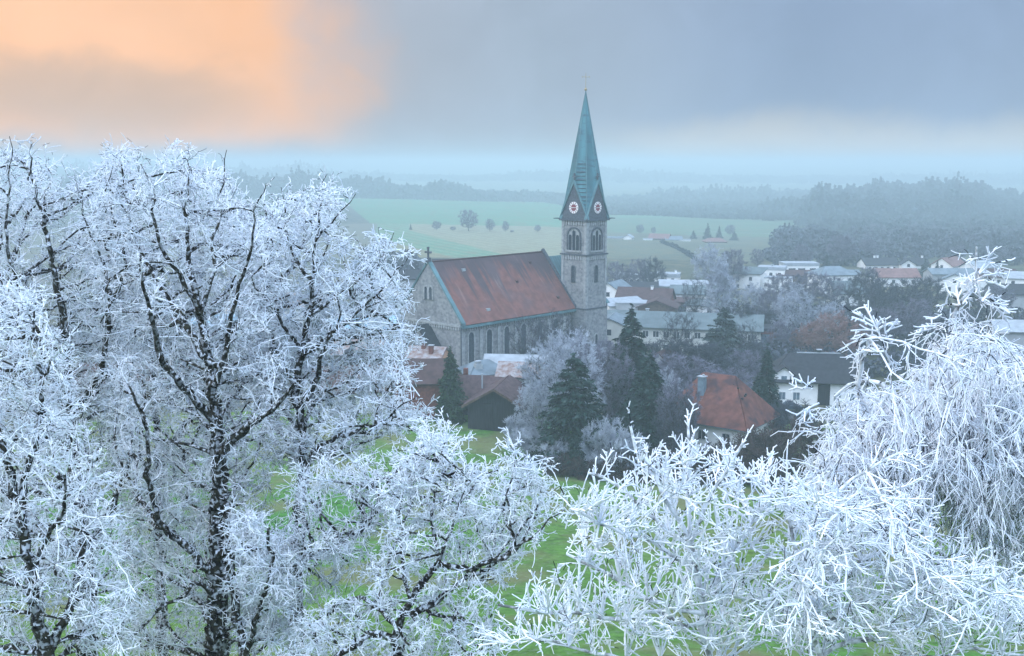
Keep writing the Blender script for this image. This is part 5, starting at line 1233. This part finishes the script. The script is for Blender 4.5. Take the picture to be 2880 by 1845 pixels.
# --- back tree filling between A and C, farther
yk = 30.
base = ground_chain(av(380, 1500, yk))
limbs = [([base]+lv([(380, 1500), (375, 1300), (372, 1100), (365, 900), (350, 760), (335, 640), (300, 540), (262, 470)], yk), .24, .02),
 (lv([(365, 900), (430, 760), (470, 640), (520, 540), (560, 470)], yk, yk+1), .09, .02),
 (lv([(372, 1100), (460, 950), (560, 830), (630, 700), (640, 560), (620, 470)], yk, yk-1), .10, .02),
 (lv([(372, 1150), (300, 1020), (250, 900), (220, 760)], yk, yk), .09, .03)]
tree('frosted_tree', 'frosted tree filling the gap behind the tallest left tree', 'tree', limbs, [([(150,520),(240,430),(420,440),(560,440),(660,500),(700,700),(690,950),(600,1150),(420,1350),(250,1300),(180,900)], 760, yk, 3.5)], .5, (1.7, .44, .0125, 5, 1, .05), 'frost', 'bark', .02, dark=.15, group=GL)

# ---------------- right side
GR = 'thickly rimed trees in the right foreground'
def z4(x, y): return (2200+.2986*x, 600+.2986*y)
def sprig(pts, Y, r=.012, twigs=5, tl=.10, rr=None):
    """a hand-placed leader or side shoot with stubby rime-covered tips"""
    q = polyline([at(*z4(*p), Y+rng.normal(0, .12)) for p in pts], .08, .006); R_ = np.linspace(r, r*.8, len(q))
    out = [(q[:-1], q[1:], R_[:-1], R_[1:])]
    N_ = q[None]; p, d = offshoots(N_, twigs, .3, .9); out += spray(p, d, np.full(len(p), tl)*rng.uniform(.5, 1.3, len(p)), r*.8, 2, 0, 0, 0, .25)
    out.append((q[-2:-1], q[-1:], np.array([r*1.2]), np.array([r*.9]))); return out
# fan-shaped shrub/tree
yf = 9.6
base = ground_chain(av(1700, 1700, yf))
limbs = [([base]+lv([(1705, 1700), (1678, 1560), (1655, 1440), (1640, 1330), (1622, 1270)], yf), .055, .026),
 (lv([(1640, 1330), (1590, 1200), (1540, 1120), (1500, 1060), (1480, 1000)], yf, yf-.2), .026, .013),
 (lv([(1622, 1270), (1640, 1150), (1625, 1060), (1615, 1000)], yf, yf+.2), .024, .013),
 (lv([(1622, 1270), (1680, 1160), (1720, 1080), (1745, 1040)], yf, yf-.2), .022, .013),
 (lv([(1622, 1280), (1540, 1210), (1450, 1160), (1380, 1110)], yf, yf+.3), .024, .013),
 (lv([(1645, 1350), (1540, 1290), (1440, 1240), (1340, 1195)], yf, yf-.3), .024, .013),
 (lv([(1655, 1440), (1560, 1400), (1440, 1370), (1330, 1300)], yf, yf+.3), .024, .013),
 (lv([(1660, 1460), (1540, 1450), (1400, 1440), (1250, 1430), (1170, 1420)], yf, yf-.3), .024, .013),
 (lv([(1680, 1570), (1560, 1540), (1400, 1530), (1260, 1500)], yf, yf+.2), .024, .013),
 (lv([(1650, 1400), (1720, 1300), (1790, 1200), (1830, 1120)], yf, yf+.3), .024, .013)]
polyF = [(1455,1080),(1500,1035),(1530,1020),(1550,1060),(1615,985),(1640,1000),(1685,990),(1690,1040),(1760,1055),(1790,1040),(1830,1060),(1850,1200),(1800,1560),(1150,1560),(1130,1475),(1210,1440),(1240,1360),(1330,1310),(1330,1240),(1300,1190),(1390,1130),(1460,1150)]
tree('rimed_shrub', 'fan shaped rime covered tree with stubby white twigs at bottom centre right', 'tree', limbs, [(polyF, 640, yf, 1.2)], .6, (1.25, .30, .0074, 6, 0, -.03), 'frost_thick', 'bark_birch', .016, er=32, spread=.9, sub=.26, wob=.09, align=1.6, dark=.07, up=.7, group=GR, rtip=.0072, pexp=.22, wig=.03, segl=.14, bias=(-.1, 0, .6))
# birch with weeping strands
yw = 11.5
base = ground_chain(av(2150, 1760, yw))
limbs = [([base]+lv([(2150, 1760), (2140, 1400), (2120, 1200), (2160, 1000), (2200, 880), (2235, 780), (2262, 700)], yw), .11, .02),
 ([at(*z4(1830, 660), yw)]+[at(*z4(*p), yw) for p in [(1850, 570), (1855, 440), (1830, 315)]], .013, .010),
 (lv([(2140, 1150), (2060, 1000), (2010, 900), (2030, 840), (2038, 790)], yw, yw-1), .05, .015),
 (lv([(2120, 1250), (2220, 1100), (2310, 950), (2370, 850), (2440, 800)], yw, yw-.6), .06, .02),
 (lv([(2160, 1000), (2090, 920), (2050, 860), (2000, 880), (1960, 930)], yw, yw+.6), .035, .015),
 (lv([(2200, 880), (2280, 820), (2350, 800), (2420, 830)], yw, yw+.5), .035, .015),
 (lv([(2130, 1300), (2020, 1150), (1930, 1080), (1880, 1120), (1850, 1180)], yw, yw-.8), .045, .015),
 (lv([(2130, 1200), (2000, 1060), (1940, 1000), (1900, 1010)], yw, yw-.3), .04, .014)]
polyW = [(2262,690),(2300,720),(2340,760),(2420,800),(2560,880),(2560,1250),(2300,1250),(2100,1200),(1900,1180),(1850,1150),(1830,1080),(1910,1010),(1920,950),(1975,880),(2030,830),(2060,860),(2100,860),(2150,820),(2190,760),(2230,720)]
# hanging strands
polyS = [(2262,690),(2290,690),(2345,770),(2420,810),(2560,880),(2560,1200),(2300,1180),(2100,1170),(1870,1180),(1860,1140),(1915,1040),(1950,970),(2010,885),(2035,840),(2060,875),(2100,870),(2150,830),(2190,765),(2225,730)]
def strands(poly, n, Y, dY, L0, r, side=7):
    p = fillpoly(poly, n, Y, dY, 34); d = unit(rng.normal(0, .38, (n, 3))+np.array([.08, 0, -.2])); Ls = L0*rng.uniform(.5, 1.3, n)
    N_, R_ = grow(p, d, Ls, r, r*.8, 9, .32, .14); out = [segs(N_, R_)]
    q, dd = offshoots(N_, side, .1, .8); dd = unit(dd+np.array([0, 0, -.3])); out += spray(q, dd, .16*rng.uniform(.4, 1.4, len(q)), r*.85, 2, 0, 0, .1, .2); return out
spr = []
for pts in [[(1700, 845), (1600, 790), (1550, 715)], [(1670, 865), (1640, 800), (1638, 730)], [(1880, 835), (1905, 790), (1955, 715)], [(1870, 800), (1950, 800), (2055, 803)], [(1900, 815), (2020, 845), (2135, 940)],
            [(1670, 862), (1560, 850), (1448, 878)], [(1855, 570), (1900, 500), (2030, 460), (2155, 442)], [(1860, 550), (1920, 450), (1988, 370)], [(1852, 425), (1790, 420), (1728, 452)],
            [(1835, 620), (1900, 580), (2020, 545), (2115, 575)], [(1840, 640), (1950, 630), (2040, 660), (2105, 705)], [(1830, 630), (1750, 630), (1680, 672)], [(1845, 560), (1900, 560), (1990, 590), (2010, 600)],
            [(1830, 660), (1770, 760), (1700, 850)], [(1830, 660), (1850, 750), (1880, 830)], [(1960, 805), (2050, 850), (2140, 945)], [(2000, 870), (2060, 930), (2130, 1000)], [(1500, 950), (1400, 1000)],
            [(1440, 1060), (1340, 1075), (1285, 1070)], [(1400, 1090), (1310, 1100), (1255, 1140)], [(1830, 645), (1870, 700), (1860, 760)]]:
    spr.append(sprig(pts, yw-.1, .0135, 5))
for pts in [[(1020, 1440), (975, 1250), (905, 1120), (860, 1030)], [(860, 1030), (760, 965), (645, 918)], [(860, 1030), (840, 950), (773, 858)], [(855, 1065), (760, 1012), (652, 975)], [(900, 1110), (780, 1078), (640, 1105)],
            [(885, 1160), (790, 1125), (690, 1155)], [(890, 1170), (800, 1180), (738, 1218)], [(980, 1180), (975, 1090), (963, 990)], [(985, 1120), (1030, 1060), (1088, 1000)], [(975, 1140), (1000, 1180), (1032, 1228)],
            [(900, 1110), (950, 1050), (1020, 1055), (1105, 1035)], [(960, 1300), (850, 1290), (750, 1280)], [(900, 1240), (840, 1280), (740, 1310)], [(1000, 1340), (1060, 1370), (1110, 1430)], [(965, 1290), (1010, 1350), (1050, 1450)], [(900, 1120), (880, 1000), (850, 960)]]:
    spr.append(sprig(pts, yw-1.0, .0125, 5))
for pts in [[(1900, 690), (1985, 655), (1835, 700), (1745, 600)], [(1835, 700), (1720, 660)], [(1835, 700), (1900, 640)], [(1980, 830), (1860, 880), (1765, 945)], [(1860, 885), (1830, 960), (1860, 1035)], [(1890, 860), (1900, 960)]]:
    q = [(1700+.3051*a, 880+.3051*b) for a, b in pts]
    spr.append([s for s in sprig([((c-2200)/.2986, (d-600)/.2986) for c, d in q], yw-1.4, .0115, 6)])
tree('birch', 'weeping frosted birch with hanging white strands on the right', 'tree', limbs,
     [(polyW, 700, yw, 1.8)], .5, (1.5, .30, .0068, 5, 0, .2), 'frost_thick', 'bark_birch', .018, er=50, up=0., align=1., dark=.10, group=GR,
     extra=spr+[strands(polyS, 1850, yw, 2.0, .85, .0062, 11), strands([(2262,1040),(2560,1040),(2560,1400),(2250,1330)], 420, yw, 1.6, .6, .0062)], rtip=.0075, pexp=.3, wig=.05, segl=.14)
# lower right tree: long arching shoots
yg = 9.4
base = ground_chain(av(1960, 1750, yg))
limbs = [([base]+lv([(1960, 1750), (1940, 1600), (1915, 1480), (1900, 1380)], yg), .07, .03),
 (lv([(1900, 1400), (1880, 1280), (1920, 1180), (2010, 1110), (2120, 1060)], yg, yg-.4), .024, .012),
 (lv([(1905, 1430), (2000, 1340), (2110, 1260), (2200, 1200)], yg, yg+.3), .024, .012),
 (lv([(1915, 1480), (2050, 1400), (2200, 1350), (2330, 1330)], yg, yg-.4), .024, .012),
 (lv([(1930, 1540), (2080, 1480), (2240, 1440), (2380, 1450)], yg, yg+.3), .024, .012),
 (lv([(1900, 1400), (1850, 1300), (1830, 1200), (1850, 1110)], yg, yg+.2), .024, .012),
 (lv([(1940, 1600), (2100, 1560), (2300, 1520), (2420, 1540)], yg, yg-.3), .024, .012),
 (lv([(1920, 1500), (1850, 1420), (1780, 1380), (1720, 1400)], yg, yg+.4), .024, .012)]
polyG = [(1800,1160),(1850,1080),(1950,1100),(2040,1130),(2130,1060),(2160,1110),(2200,1140),(2160,1220),(2250,1290),(2350,1290),(2420,1320),(2560,1320),(2560,1560),(1700,1560),(1740,1400),(1800,1280)]
tree('rimed_tree', 'rime covered tree with long arching shoots in the lower right corner', 'tree', limbs,
     [(polyG, 850, yg, 1.7)], .75, (1.45, .34, .0070, 6, 0, .03), 'frost_thick', 'bark_birch', .017, er=45, spread=.9, sub=.27, wob=.12, align=1.3, dark=.09, up=.3, group=GR, rtip=.007, pexp=.24, wig=.035, segl=.14, bias=(.25, 0, .12))
